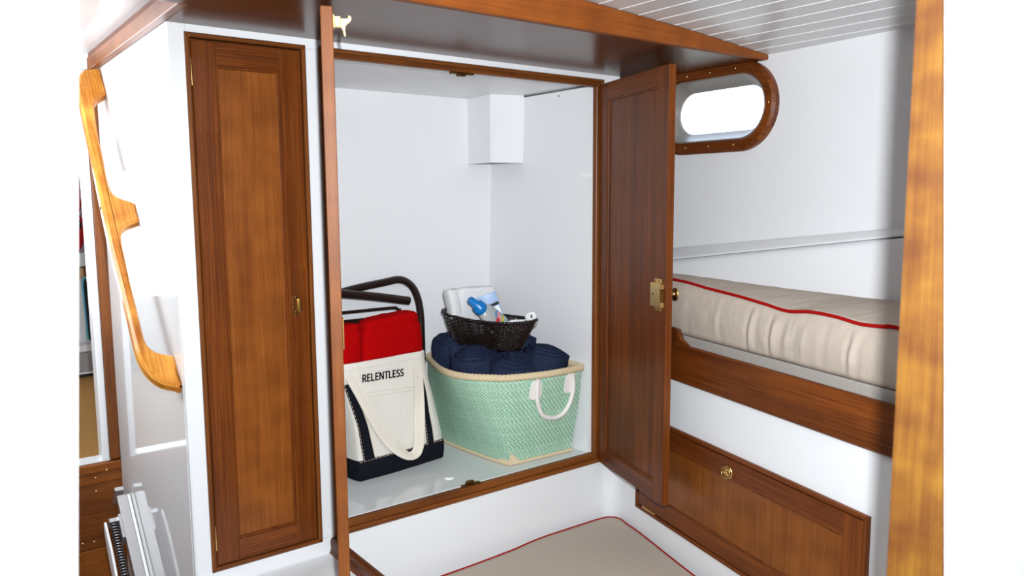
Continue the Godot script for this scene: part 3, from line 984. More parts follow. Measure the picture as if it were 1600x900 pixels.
# ------------------------------------------------------------------ hull side, porthole, upper berth
func hull_side():
	# hull lining: local x aft along the side, y up, z outboard
	var ob := Vector3(0.9977, 0, 0.06784)
	var H := Transform3D(Basis(HD, Vector3.UP, HD.cross(Vector3.UP)), HQ)
	var outz := 1.0 if H.basis.z.dot(ob) > 0 else -1.0
	# porthole centre along the side and its height
	var pc := 0.232
	var py := 0.9365
	var hw := 0.176
	var hh := 0.0815
	var b := MB.new()
	var z0 := 0.0 if outz > 0 else -0.035
	var z1 := 0.035 if outz > 0 else 0.0
	b.box(Vector3(-0.15, 0.25, z0), Vector3(1.285, py - hh, z1), 0, H)
	b.box(Vector3(-0.15, py + hh, z0), Vector3(1.285, 1.20, z1), 0, H)
	b.box(Vector3(-0.15, py - hh, z0), Vector3(pc - hw, py + hh, z1), 0, H)
	b.box(Vector3(pc + hw, py - hh, z0), Vector3(1.285, py + hh, z1), 0, H)
	structure(obj("wall_hull", b, M.liner), "white hull lining above the upper berth, with the porthole", "wall")
	# moulded shelf along the hull and the liner panel below it
	var sh := setting("trim_9", "white moulded shelf along the hull behind the berth cushion", "shelf")
	var rows := []
	var s := -0.05
	b = MB.new(1, Vector3.BACK)
	var b2 := MB.new(1, Vector3.BACK)
	var rr := []
	var r2 := []
	while s < 1.28:
		var yb := 0.5490 + 0.1150 * s
		var yf := 0.5135 + 0.1370 * s
		var P := func(inb, y): return H * Vector3(s, y, -outz * inb)
		rr.append(PackedVector3Array([P.call(-0.005, yb + 0.004), P.call(0.004, yb + 0.002), P.call(0.012, yb - 0.003), P.call(0.030, yf + 0.0085), P.call(0.0335, yf + 0.005), P.call(0.0335, yf + 0.0016), P.call(0.030, yf + 0.0014), P.call(-0.005, yf + 0.0014)]))
		r2.append(PackedVector3Array([P.call(0.0, yf - 0.0016), P.call(0.033, yf - 0.0018), P.call(0.038, yf - 0.005), P.call(0.041, yf - 0.012), P.call(0.043, yf - 0.024), P.call(0.046, 0.30), P.call(0.0, 0.30)]))
		s += 0.05
	b.loft(rr, true)
	obj("shelf_lip", b, M.liner, sh)
	b = MB.new()
	b.loft(r2, true)
	obj("shelf_face", b, M.liner, sh)
	# porthole: teak ring, bezel, screws, pane
	var w := setting("window_1", "oval porthole with a screwed teak ring and bright daylight behind", "porthole")
	var F := Transform3D(Basis(HD, Vector3.UP, HD.cross(Vector3.UP)), H * Vector3(pc, py, 0))
	if outz > 0: F.basis.z = -F.basis.z      # z towards the cabin
	var zin := Transform3D(Basis(F.basis.x, F.basis.y, F.basis.z), F.origin)
	b = MB.new(81, HD)
	b.ring(stadium(0.424, 0.1135, 24), stadium(0.360, 0.0815, 24), zin.translated_local(Vector3(0, 0, 0.0005)), 0.0215, 0.007)
	var ringo := obj("ring_frame", b, M.teak_dark, w)
	b = MB.new()
	var lo := []
	for q in [[0.362, 0.0825, 0.016], [0.360, 0.0815, 0.018], [0.356, 0.0795, 0.016], [0.350, 0.077, 0.008], [0.312, 0.060, -0.026], [0.304, 0.0565, -0.030], [0.304, 0.0565, -0.034], [0.372, 0.090, -0.034]]:
		var R := PackedVector3Array()
		for p in stadium(q[0], q[1], 24): R.append(zin * Vector3(p.x, p.y, q[2]))
		lo.append(R)
	b.loft(lo, false)
	obj("bezel", b, plain(Color(0.50, 0.475, 0.45), 0.3), w)
	b = MB.new()
	b.extrude(stadium(0.306, 0.0575, 24), zin.translated_local(Vector3(0, 0, -0.033)), 0.004)
	obj("pane", b, M.glass, w)
	for q in [[-0.165, 1], [-0.080, 1], [0.003, 1], [0.088, 1], [-0.165, -1], [-0.080, -1], [0.003, -1], [0.088, -1]]:
		b = MB.new()
		b.lathe(PackedVector2Array([Vector2(0.0042, 0), Vector2(0.0042, 0.0008), Vector2(0.0022, 0.002), Vector2(0.0001, 0.0023)]), zin * Transform3D(Basis(Vector3.RIGHT, Vector3.BACK, Vector3.UP), Vector3(q[0], q[1] * 0.0960, 0.0220)), 10)
		obj("screw", b, M.brass, ringo)
	b = MB.new()
	b.lathe(PackedVector2Array([Vector2(0.0042, 0), Vector2(0.0042, 0.0008), Vector2(0.0022, 0.002), Vector2(0.0001, 0.0023)]), zin * Transform3D(Basis(Vector3.RIGHT, Vector3.BACK, Vector3.UP), Vector3(0.195, 0.0, 0.0220)), 10)
	obj("screw", b, M.brass, ringo)
	# leeboard and berth board of the upper berth
	var B := Transform3D(Basis(BD, Vector3.UP, -BN), BK)      # x aft, y up, z inboard
	var lb := setting("trim_10", "dark varnished teak leeboard carrying the upper berth cushion", "leeboard")
	b = MB.new(83, BD)
	b.box(Vector3(0.02, 0.2465, 0.0), Vector3(1.315, 0.3425, 0.013), 0.003, B)
	obj("leeboard", b, M.teak_dark, lb)
	b = MB.new(84, Vector3.UP)
	b.extrude(smooth2([Vector2(0.04, 0.340), Vector2(0.342, 0.340), Vector2(0.338, 0.356), Vector2(0.326, 0.372), Vector2(0.30, 0.380), Vector2(0.04, 0.380)], 3), B.translated_local(Vector3(0, 0, 0.0)), 0.012, 0.002)
	obj("end_cleat", b, M.teak_dark, lb)
	b = MB.new()
	b.box(Vector3(0.0, 0.250, -0.06), Vector3(1.31, 0.362, -0.004), 0.002, B)
	obj("berth_board", b, M.grey_cloth, lb)
	b = MB.new()
	b.extrude(PackedVector2Array([Vector2(0.80, 0.03), Vector2(0.52, 1.27), Vector2(0.81, 1.27), Vector2(0.89, 0.03)]), Transform3D(Basis(Vector3.RIGHT, Vector3.BACK, Vector3.DOWN), Vector3(0, 0.361, 0)), 0.02)
	obj("berth_base", b, M.white, lb)

func berth_locker():
	var B := Transform3D(Basis(BD, Vector3.UP, -BN), BK)
	var at := B * Vector3(0.53, -0.151, 0)
	var t := thing("berth_locker", "low wide teak drop door in the berth front below the leeboard", "locker", at)
	var o := Transform3D(B.basis, B.origin - at)
	frame_ring(rect2(0.1385, -0.1515, 0.924, 0.1205), rect2(0.1495, -0.1415, 0.913, 0.1105), "frame_rail", t, o.translated_local(Vector3(0, 0, 0.0002)), 0.011, 0.002, M.teak_dark, 91)
	var b := MB.new()
	b.box(Vector3(0.148, -0.143, 0.0002), Vector3(0.914, 0.112, 0.0012), 0, o)
	obj("backing", b, M.teak_dark, t)
	var d := panel_door("door", 0.7585, 0.2455, 0.007, 0.045, M.teak_dark, M.teak_low, t, o.translated_local(Vector3(0.152, -0.1385, 0.0085)), 95, 0.003)
	# brass ring handle on its rose
	b = MB.new()
	b.lathe(PackedVector2Array([Vector2(0.017, 0), Vector2(0.017, 0.0015), Vector2(0.012, 0.0035), Vector2(0.006, 0.004), Vector2(0.0001, 0.004)]), Transform3D(Basis(Vector3.RIGHT, Vector3.BACK, Vector3.UP), Vector3(0.374, 0.2135, 0)), 20)
	var h := obj("ring_pull", b, M.brass, d)
	b = MB.new()
	var pth := PackedVector3Array()
	for k in 24:
		var a := TAU * k / 24
		pth.append(Vector3(0.374 + 0.0135 * cos(a), 0.2135 + 0.0135 * sin(a), 0.0065 - 0.002 * sin(a)))
	b.sweep(pth, 0.0017, 6, true, Vector3.BACK)
	b.box(Vector3(0.367, 0.2115, 0.004), Vector3(0.381, 0.2160, 0.0085), 0.0008)
	obj("ring", b, M.brass, h)
	for x in [0.052, 0.70]:
		b = MB.new(1, Vector3.RIGHT)
		b.box(Vector3(x - 0.031, -0.0035, -0.002), Vector3(x + 0.031, 0.0015, 0.0015), 0.0006)
		obj("hinge", b, M.brass, d)

# ------------------------------------------------------------------ cushions
func cushions():
	var B := Transform3D(Basis(BD, Vector3.UP, -BN), BK)
	var t := thing("cushion", "beige upper berth cushion with wavy red piping, wrinkled along its front", "cushion", B * Vector3(0.6, 0.362, -0.15))
	var inv := Transform3D(Basis(), -(B * Vector3(0.6, 0.362, -0.15)))
	var b := MB.new()
	# front top edge, as s along the front, height
	var E := [[0.03, 0.499], [0.2975, 0.4973], [0.412, 0.4899], [0.528, 0.4833], [0.612, 0.4763], [0.680, 0.4700], [0.742, 0.4765], [0.8085, 0.4760], [0.8705, 0.4705], [0.927, 0.4740], [0.9635, 0.4760], [1.31, 0.474]]
	var crease := [[0.462, 0.0030, 0.006], [0.474, -0.002, 0.008], [0.566, -0.0040, 0.007], [0.580, 0.0055, 0.007], [0.596, -0.002, 0.009], [0.636, -0.004, 0.007], [0.650, 0.006, 0.008], [0.672, -0.0025, 0.007], [0.690, 0.002, 0.006], [0.712, -0.002, 0.007], [0.735, 0.0025, 0.007], [0.79, -0.002, 0.009], [0.848, -0.003, 0.006], [0.860, 0.005, 0.006], [0.876, -0.0025, 0.008], [0.93, 0.002, 0.010], [0.35, -0.002, 0.015]]
	var edge := []
	for e in E: edge.append(Vector3(e[0], e[1], 0))
	var ep := smooth_path(edge, 18)
	var nz := noise(77, 9.0, 3)
	var rings := []
	var pipe := PackedVector3Array()
	for p in ep:
		var s := p.x
		var yt := p.y
		var R := PackedVector3Array()
		var depth := 0.098 + 0.171 * s
		var bot := 0.364
		for k in 13:
			var f := k / 12.0
			var y := lerpf(bot, yt, f)
			var bulge := 0.012 * sin(f * PI) - 0.004
			for c in crease:
				bulge += c[1] * 0.75 * exp(-pow((s - c[0] - 0.02 * (f - 0.5)) / c[2], 2)) * pow(sin(clampf(f * 1.1 + 0.02, 0, 1) * PI), 0.8)
			bulge += 0.0015 * nz.get_noise_2d(s * 3.0, f * 0.5)
			R.append(B * Vector3(s, y, bulge - 0.006))
		for k in range(1, 13):
			var f := k / 12.0
			var yy := lerpf(yt, 0.487, f) + 0.010 * sin(f * PI) + 0.0025 * nz.get_noise_2d(s * 2.0, f)
			R.append(B * Vector3(s, yy, -0.010 - depth * f))
		R.append(B * Vector3(s, 0.47, -0.012 - depth))
		R.append(B * Vector3(s, bot, -0.010 - depth))
		for k in range(1, 4):
			R.append(B * Vector3(s, bot, -0.010 - depth * (1 - k / 4.0)))
		for i in R.size(): R[i] = inv * R[i]
		rings.append(R)
		pipe.append(inv * (B * Vector3(s, yt + 0.001, -0.008)))
	b.loft(rings, true)
	obj("cover", b, M.linen, t)
	b = MB.new()
	b.sweep(pipe, 0.0036, 8)
	obj("piping", b, M.piping, t)
	# lower berth mattress
	var c := Vector3(0.3, -0.30, 0.6)
	t = thing("cushion", "beige lower berth cushion with red piping, in the bottom foreground", "cushion", c)
	var O := [Vector2(-0.068, 0.060), Vector2(-0.045, 0.040), Vector2(0.05, 0.038), Vector2(0.177, 0.036), Vector2(0.29, 0.034), Vector2(0.40, 0.029), Vector2(0.46, 0.022), Vector2(0.52, 0.018), Vector2(0.62, 0.020), Vector2(0.725, 0.024), Vector2(0.757, 0.034), Vector2(0.768, 0.058), Vector2(0.757, 0.100), Vector2(0.742, 0.165), Vector2(0.668, 0.415), Vector2(0.60, 0.68), Vector2(0.52, 1.02), Vector2(0.50, 1.06), Vector2(0.45, 1.08), Vector2(0.0, 1.08), Vector2(-0.05, 1.075), Vector2(-0.068, 1.04), Vector2(-0.069, 0.7), Vector2(-0.069, 0.3)]
	var ol := smooth2(O, 5)
	var ctr := Vector2(0.32, 0.5)
	var lay := []
	for q in [[0.985, -0.335], [1.0, -0.325], [1.004, -0.28], [1.0, -0.220], [0.992, -0.2155], [0.96, -0.2125], [0.85, -0.208], [0.6, -0.203], [0.3, -0.200], [0.05, -0.199]]:
		var R := PackedVector3Array()
		for p in ol:
			var u: Vector2 = ctr + (p - ctr) * q[0]
			R.append(Vector3(u.x, q[1], u.y) - c)
		lay.append(R)
	b = MB.new()
	b.loft(lay, true)
	var cov := obj("cover", b, cloth([M.linen.albedo_texture, M.linen.normal_texture], Color(0.98, 0.96, 0.94), 0.07, 0.9, 0.6, true), t)
	pipe = PackedVector3Array()
	for p in ol: pipe.append(Vector3(p.x, -0.2175, p.y) - c)
	b = MB.new()
	b.sweep(pipe, 0.0036, 8, true)
	obj("piping", b, M.piping, t)
	b = MB.new()
	b.extrude(PackedVector2Array([Vector2(-0.088, 0.002), Vector2(0.79, 0.002), Vector2(0.52, 1.12), Vector2(-0.088, 1.12)]), Transform3D(Basis(Vector3.RIGHT, Vector3.BACK, Vector3.DOWN), Vector3(0, -0.336, 0)), 0.03)
	structure(obj("trim_11", b, M.white), "white lower berth base under the foreground cushion", "berth base")

# ------------------------------------------------------------------ handrail
func handrail():
	var w := Vector3(0, -0.7466, 0.6653)
	var p0 := Vector3(-0.386, 1.0, -0.634)
	var nn := w.cross(Vector3.LEFT).normalized()
	if nn.z < 0: nn = -nn
	var t := thing("handrail", "honey wooden handrail slanting across the glossy white partition", "handrail", p0)
	# outline: distance along the rail, distance off the wall
	var outline := smooth2([Vector2(-0.043, 0.0), Vector2(-0.040, 0.022), Vector2(-0.028, 0.044), Vector2(0.03, 0.061), Vector2(0.118, 0.0645), Vector2(0.246, 0.0665), Vector2(0.346, 0.0685), Vector2(0.423, 0.0700), Vector2(0.525, 0.0710), Vector2(0.595, 0.0702), Vector2(0.688, 0.0685), Vector2(0.768, 0.0685), Vector2(0.815, 0.0670), Vector2(0.855, 0.0577), Vector2(0.885, 0.0372), Vector2(0.900, 0.0062), Vector2(0.899, 0.0), Vector2(0.862, 0.0), Vector2(0.827, 0.0), Vector2(0.820, 0.012), Vector2(0.808, 0.0343), Vector2(0.784, 0.0469), Vector2(0.731, 0.0482), Vector2(0.648, 0.0482), Vector2(0.570, 0.0472), Vector2(0.505, 0.0445), Vector2(0.477, 0.0284), Vector2(0.462, 0.0), Vector2(0.436, 0.0), Vector2(0.409, 0.0), Vector2(0.386, 0.0353), Vector2(0.346, 0.0447), Vector2(0.266, 0.0425), Vector2(0.160, 0.0396), Vector2(0.082, 0.0303), Vector2(0.045, 0.0), Vector2(0.0, 0.0)], 5)
	var b := MB.new(101, w)
	b.extrude(outline, Transform3D(Basis(w, Vector3.LEFT, w.cross(Vector3.LEFT)), -w.cross(Vector3.LEFT) * 0.014), 0.028, 0.006, true)
	obj("rail", b, M.honey, t)
	b = MB.new()
	b.lathe(PackedVector2Array([Vector2(0.004, 0), Vector2(0.004, 0.0010), Vector2(0.0001, 0.0012)]), Transform3D(Basis(Vector3.LEFT.cross(w), Vector3.LEFT, -w) , w * 0.415 + Vector3(-0.0702, 0, 0)), 10)
	obj("plug", b, M.teak_dark, t)

# ------------------------------------------------------------------ tote bag and what it holds
func rrect(hx: float, hz: float, r: float, n := 5) -> PackedVector2Array:
	var out := PackedVector2Array()
	for c in [[1, 1, 0], [-1, 1, 1], [-1, -1, 2], [1, -1, 3]]:
		for k in n + 1:
			var a: float = PI / 2 * (c[2] + float(k) / n)
			out.append(Vector2(c[0] * (hx - r) + cos(a) * r, c[1] * (hz - r) + sin(a) * r))
	return out

func tote_ring(cx: float, hx: float, y: float, zf: float, dp: float, sd: FastNoiseLite, amp: float, scale := 1.0) -> PackedVector3Array:
	# zf = front face, measured towards the camera; dp = depth
	var R := PackedVector3Array()
	for k in 4:
		var A := [Vector2(-hx, zf), Vector2(hx, zf), Vector2(hx, zf - dp), Vector2(-hx, zf - dp)]
		for i in 12:
			var p: Vector2 = A[k].lerp(A[(k + 1) % 4], i / 12.0)
			# soften the corners
			var e := Vector2(p.x / hx, (p.y - zf + dp / 2) / (dp / 2))
			var f := 1.0 - 0.05 * pow(absf(e.x * e.y), 3.0)
			p = Vector2(p.x * f, zf - dp / 2 + (p.y - zf + dp / 2) * f)
			var nzv := sd.get_noise_3d(p.x * 8 + cx * 8, y * 6, p.y * 8) * amp
			R.append(Vector3(cx + p.x * scale, y, p.y + nzv * (1.0 if k == 0 else 0.4)))
	return R

func ribbon(b: MB, mid: Array, width: float, thick: float, up := Vector3.BACK):
	var path := smooth_path(mid, 6)
	b.sweep(path, width / 2, 10, false, up, Vector2(1.0, thick / width))

func tote():
	var at := Vector3(0.2245, -0.030, -0.224)
	var t := thing("tote_bag", "cream canvas tote bag with navy base and straps, lettered in black", "bag", at)
	var tr := Transform3D(Basis(Vector3(0.9935, 0, -0.1136), Vector3.UP, Vector3(0.1136, 0, 0.9935)), Vector3.ZERO)
	# in the bag's own axes: x along its front, front face near z = 0; x = 0.146 is the middle of the base
	var off := Vector3(-0.1463, 0, 0)
	var nz := noise(7, 1.0, 2)
	var place := func(R: PackedVector3Array) -> PackedVector3Array:
		var o := PackedVector3Array()
		for p in R: o.append(tr * (p + off))
		return o
	# canvas body, leaning to the left at the top, open
	var body := []
	for q in [[0.1463, 0.144, 0.050, 0.000, 0.125], [0.142, 0.142, 0.080, 0.002, 0.125], [0.134, 0.139, 0.120, 0.003, 0.122], [0.126, 0.137, 0.160, 0.003, 0.118], [0.117, 0.136, 0.200, 0.002, 0.114], [0.108, 0.135, 0.240, 0.0, 0.110], [0.102, 0.134, 0.280, -0.002, 0.108], [0.0985, 0.134, 0.302, -0.003, 0.108]]:
		body.append(place.call(tote_ring(q[0], q[1], q[2], q[3], q[4], nz, 0.006)))
	var top := [body[-1]]
	for q in [[0.1345, 0.318, -0.0025, 0.109], [0.1330, 0.3205, -0.004, 0.106], [0.1310, 0.3185, -0.0055, 0.102], [0.1300, 0.26, -0.0055, 0.102]]:
		top.append(place.call(tote_ring(0.0985, q[0], q[1], q[2], q[3], nz, 0.006)))
	# sag of the mouth towards its right end
	for R in [body[-1], top[1], top[2], top[3]]:
		pass
	var b := MB.new()
	b.loft(body, false)
	obj("body", b, M.canvas, t)
	b = MB.new()
	b.loft(top, false)
	# seam below the hem
	var hem := PackedVector3Array()
	for p in tote_ring(0.0985, 0.1352, 0.3035, -0.0022, 0.109, nz, 0.006): hem.append(tr * (p + off))
	b.sweep(hem, 0.0013, 6, true)
	obj("hem", b, M.canvas, t)
	var base := []
	for q in [[0.146, 0.1400, 0.000, -0.006, 0.112], [0.1463, 0.1465, 0.004, -0.001, 0.124], [0.1463, 0.1475, 0.030, 0.0025, 0.130], [0.1463, 0.1465, 0.056, 0.0030, 0.131], [0.1463, 0.1440, 0.0575, 0.0010, 0.127]]:
		base.append(place.call(tote_ring(q[0], q[1], q[2], q[3], q[4], nz, 0.004)))
	b = MB.new()
	b.loft(base, true)
	var bs := obj("base", b, M.navy, t)
	b = MB.new()
	var run := []
	for k in 25: run.append(tr * (off + Vector3(0.002 + 0.288 * k / 24.0, 0.0565, 0.0045 + nz.get_noise_3d((0.002 + 0.288 * k / 24.0) * 8, 0.336, 0) * 0.004)))
	for k in 24:
		if k % 1 == 0:
			b.sweep(PackedVector3Array([run[k].lerp(run[k + 1], 0.15), run[k].lerp(run[k + 1], 0.85)]), 0.0008, 5)
	var sti := obj("stitching", b, M.stitch, bs)
	sti.set_meta("kind", "stuff")
	# navy side straps, each edged with stitching
	for S in [[Vector3(-0.024, 0.270, 0.0045), Vector3(-0.006, 0.215, 0.0075), Vector3(0.013, 0.155, 0.0085), Vector3(0.0235, 0.105, 0.0075), Vector3(0.0335, 0.058, 0.0060), 0.032, 0.022], [Vector3(0.203, 0.255, 0.0035), Vector3(0.2125, 0.205, 0.0065), Vector3(0.2195, 0.150, 0.0075), Vector3(0.2290, 0.100, 0.0070), Vector3(0.2350, 0.056, 0.0060), 0.021, 0.016]]:
		b = MB.new()
		var mid := smooth_path([S[0], S[1], S[2], S[3], S[4]], 5)
		var rowl := PackedVector3Array(); var rowr := PackedVector3Array(); var rl2 := PackedVector3Array(); var rr2 := PackedVector3Array()
		for k in mid.size():
			var wd: float = lerpf(S[6], S[5], float(k) / (mid.size() - 1)) / 2
			rowl.append(tr * (off + mid[k] + Vector3(-wd, 0, 0)))
			rowr.append(tr * (off + mid[k] + Vector3(wd, 0, 0)))
			rl2.append(tr * (off + mid[k] + Vector3(-wd, 0, -0.006)))
			rr2.append(tr * (off + mid[k] + Vector3(wd, 0, -0.006)))
		b.sheet([rl2, rowl, rowr, rr2], -1)
		var so := obj("side_strap", b, M.navy, t)
		b = MB.new()
		for row in [rowl, rowr]:
			for k in row.size() - 1:
				b.sweep(PackedVector3Array([row[k].lerp(row[k + 1], 0.1), row[k].lerp(row[k + 1], 0.75)]), 0.0007, 5)
		var s2 := obj("stitching", b, M.stitch, so)
		s2.set_meta("kind", "stuff")
	# the handle: a webbing loop that hangs down the front
	b = MB.new()
	var path := smooth_path([Vector3(-0.020, 0.291, 0.006), Vector3(0.004, 0.245, 0.010), Vector3(0.036, 0.180, 0.013), Vector3(0.078, 0.108, 0.016), Vector3(0.115, 0.068, 0.020), Vector3(0.145, 0.047, 0.024), Vector3(0.168, 0.048, 0.024), Vector3(0.181, 0.068, 0.022), Vector3(0.186, 0.100, 0.019), Vector3(0.190, 0.160, 0.015), Vector3(0.193, 0.230, 0.011), Vector3(0.192, 0.286, 0.006)], 6)
	var L := PackedVector3Array(); var Rr := PackedVector3Array(); var L2 := PackedVector3Array(); var R2 := PackedVector3Array()
	for k in path.size():
		var f := float(k) / (path.size() - 1)
		var tn := (path[mini(k + 1, path.size() - 1)] - path[maxi(k - 1, 0)]).normalized()
		# the strap turns edge-on round the bottom of the loop
		var twist := smoothstep(0.30, 0.52, f) * (1.0 - smoothstep(0.68, 0.92, f)) * 1.15
		var side := tn.cross(Vector3.BACK).normalized()
		side = (side * cos(twist) + Vector3.BACK * sin(twist)).normalized()
		var nrm := side.cross(tn).normalized()
		var wd := 0.0145
		L.append(tr * (off + path[k] - side * wd + nrm * 0.0011)); Rr.append(tr * (off + path[k] + side * wd + nrm * 0.0011))
		L2.append(tr * (off + path[k] - side * wd - nrm * 0.0011)); R2.append(tr * (off + path[k] + side * wd - nrm * 0.0011))
	b.sheet([L, Rr, R2, L2, L], -1)
	obj("handle", b, M.webbing, t)
	# rear handle lying behind, inside the mouth
	b = MB.new()
	b.sheet([PackedVector3Array([tr * (off + Vector3(0.02, 0.30, -0.108)), tr * (off + Vector3(0.05, 0.325, -0.112)), tr * (off + Vector3(0.17, 0.325, -0.112)), tr * (off + Vector3(0.20, 0.30, -0.108))]), PackedVector3Array([tr * (off + Vector3(0.02, 0.27, -0.110)), tr * (off + Vector3(0.05, 0.297, -0.114)), tr * (off + Vector3(0.17, 0.297, -0.114)), tr * (off + Vector3(0.20, 0.27, -0.110))])], -1)
	obj("rear_handle", b, M.webbing, t)
	# pocket seam
	b = MB.new()
	b.sweep(PackedVector3Array([tr * (off + Vector3(0.018, 0.238, 0.0035)), tr * (off + Vector3(0.10, 0.234, 0.0040)), tr * (off + Vector3(0.182, 0.229, 0.0035))]), 0.0012, 6)
	b.sweep(PackedVector3Array([tr * (off + Vector3(0.024, 0.227, 0.0035)), tr * (off + Vector3(0.10, 0.223, 0.0040)), tr * (off + Vector3(0.182, 0.218, 0.0035))]), 0.0012, 6)
	obj("pocket_seam", b, M.canvas, t)
	# embroidered name
	var tm := TextMesh.new()
	var fnt := SystemFont.new()
	fnt.font_names = PackedStringArray(["Droid Sans"])
	var bold := FontVariation.new()
	bold.base_font = fnt
	bold.variation_embolden = 0.7
	tm.font = bold
	tm.text = "RELENTLESS"
	tm.font_size = 32
	tm.pixel_size = 0.001
	tm.depth = 0.002
	tm.curve_step = 1.0
	var l := MeshInstance3D.new()
	l.name = "lettering"
	l.mesh = tm
	l.material_override = M.print
	var bb := tm.get_aabb()
	var sx := 0.130 / bb.size.x
	var sy := 0.0205 / bb.size.y
	var rot := Basis(Vector3.BACK, -0.033)
	l.transform = Transform3D(tr.basis * rot * Basis.from_scale(Vector3(sx, sy, 0.6)), tr * (off + Vector3(0.083, 0.2755, 0.0046)) - tr.basis * (rot * Vector3(bb.get_center().x * sx, bb.get_center().y * sy, 0)))
	t.add_child(l)
	# two rolled red towels standing in it
	roll_box("towel", "wide red towel rolled up in the mouth of the tote bag", tr * (off + Vector3(0.139, 0.292, -0.052)) + at, Vector3(0.198, 0.268, 0.082), tr.basis, M.red_towel, 3, "red towels in the tote bag")
	roll_box("towel", "narrow red towel squeezed beside the wide one at the open door's edge", tr * (off + Vector3(0.004, 0.340, -0.052)) + at, Vector3(0.066, 0.150, 0.080), tr.basis, M.red_towel, 5, "red towels in the tote bag")

# a folded, rolled towel: soft rounded block with fold lines, its crown rising to the right
func roll_box(called: String, label: String, at: Vector3, size: Vector3, basis_: Basis, mat: Material, sd: int, group := "") -> Node3D:
	var t := thing(called, label, "towel", at, group)
	var nz := noise(sd, 12.0, 3)
	var b := MB.new()
	var rings := []
	var n := 30
	for k in n + 1:
		var f := float(k) / n
		var a := -PI / 2 + PI * f
		var e := signf(sin(a)) * pow(absf(sin(a)), 0.45)
		var y := e * 0.5
		var w := pow(maxf(cos(a), 0.0), 0.28)
		var R := PackedVector3Array()
		for i in 40:
			var c := TAU * i / 40
			var x := signf(cos(c)) * pow(absf(cos(c)), 0.42) * 0.5 * w
			var z := signf(sin(c)) * pow(absf(sin(c)), 0.65) * 0.5 * w
			var p := Vector3(x * size.x, y * size.y, z * size.z)
			p.y += size.x * 0.10 * x * maxf(y, 0.0) * 2.0
			# fold line across the top of the front
			var fold := 0.006 * exp(-pow((p.y - size.y * 0.40 - 0.06 * p.x) / 0.005, 2)) * (1.0 if z > 0 else 0.0)
			p += Vector3(x, y * 0.6, z).normalized() * (nz.get_noise_3d(p.x, p.y, p.z) * 0.006 - fold) if p.length() > 0.001 else Vector3.ZERO
			R.append(basis_ * p)
		rings.append(R)
	b.loft(rings, true)
	obj("folded_cloth", b, mat, t)
	return t

func boarding_ladder():
	var t := thing("boarding_ladder", "folded dark brown tubular frame leaning against the back of the locker", "ladder", Vector3(0.30, -0.03, -0.48))
	var z := -0.50
	var o := Vector3(-0.30, 0.03, 0.48)
	var b := MB.new()
	b.sweep(smooth_path([Vector3(-0.02, 0.375, -0.50), Vector3(0.12, 0.418, z), Vector3(0.20, 0.440, z), Vector3(0.322, 0.456, z), Vector3(0.377, 0.4605, z), Vector3(0.415, 0.440, z), Vector3(0.437, 0.400, z), Vector3(0.4465, 0.345, z), Vector3(0.4485, 0.25, z), Vector3(0.4480, 0.10, z), Vector3(0.4470, -0.018, z)].map(func(p): return p + o), 6), 0.0118, 12)
	obj("outer_tube", b, M.tube, t)
	b = MB.new()
	var z2 := -0.468
	b.sweep(smooth_path([Vector3(0.02, 0.4600, z2), Vector3(0.13, 0.4430, z2), Vector3(0.26, 0.4225, z2), Vector3(0.378, 0.4000, z2), Vector3(0.384, 0.3988, z2), Vector3(0.388, 0.3980, z2)].map(func(p): return p + o), 5), [0.0125, 0.0125, 0.0125, 0.0125, 0.0125, 0.0125, 0.0125, 0.0125, 0.0125, 0.0125, 0.0125, 0.0125, 0.0125, 0.0125, 0.0125, 0.0125, 0.0125, 0.0124, 0.0122, 0.012, 0.0118, 0.0112, 0.0100, 0.0075, 0.0045, 0.001], 12)
	obj("arm_tube", b, M.tube, t)
	b = MB.new()
	var z3 := -0.485
	b.sweep(smooth_path([Vector3(0.0, 0.381, z3), Vector3(0.19, 0.3790, z3), Vector3(0.340, 0.3785, z3), Vector3(0.354, 0.3755, z3), Vector3(0.363, 0.366, z3), Vector3(0.366, 0.34, z3), Vector3(0.366, -0.02, z3)].map(func(p): return p + o), 6), 0.0048, 8)
	obj("wire_bar", b, M.tube, t)
	b = MB.new(1, Vector3.RIGHT)
	b.box(Vector3(0.02, 0.335, z3 - 0.006) + o, Vector3(0.40, 0.357, z3 + 0.004) + o, 0.002, Transform3D())
	obj("flat_rung", b, M.tube, t)
	b = MB.new()
	b.sweep(PackedVector3Array([Vector3(0.02, 0.460, z2) + o, Vector3(-0.02, 0.375, -0.50) + o, Vector3(-0.02, -0.018, -0.50) + o]), 0.0118, 12)
	obj("outer_tube", b, M.tube, t)

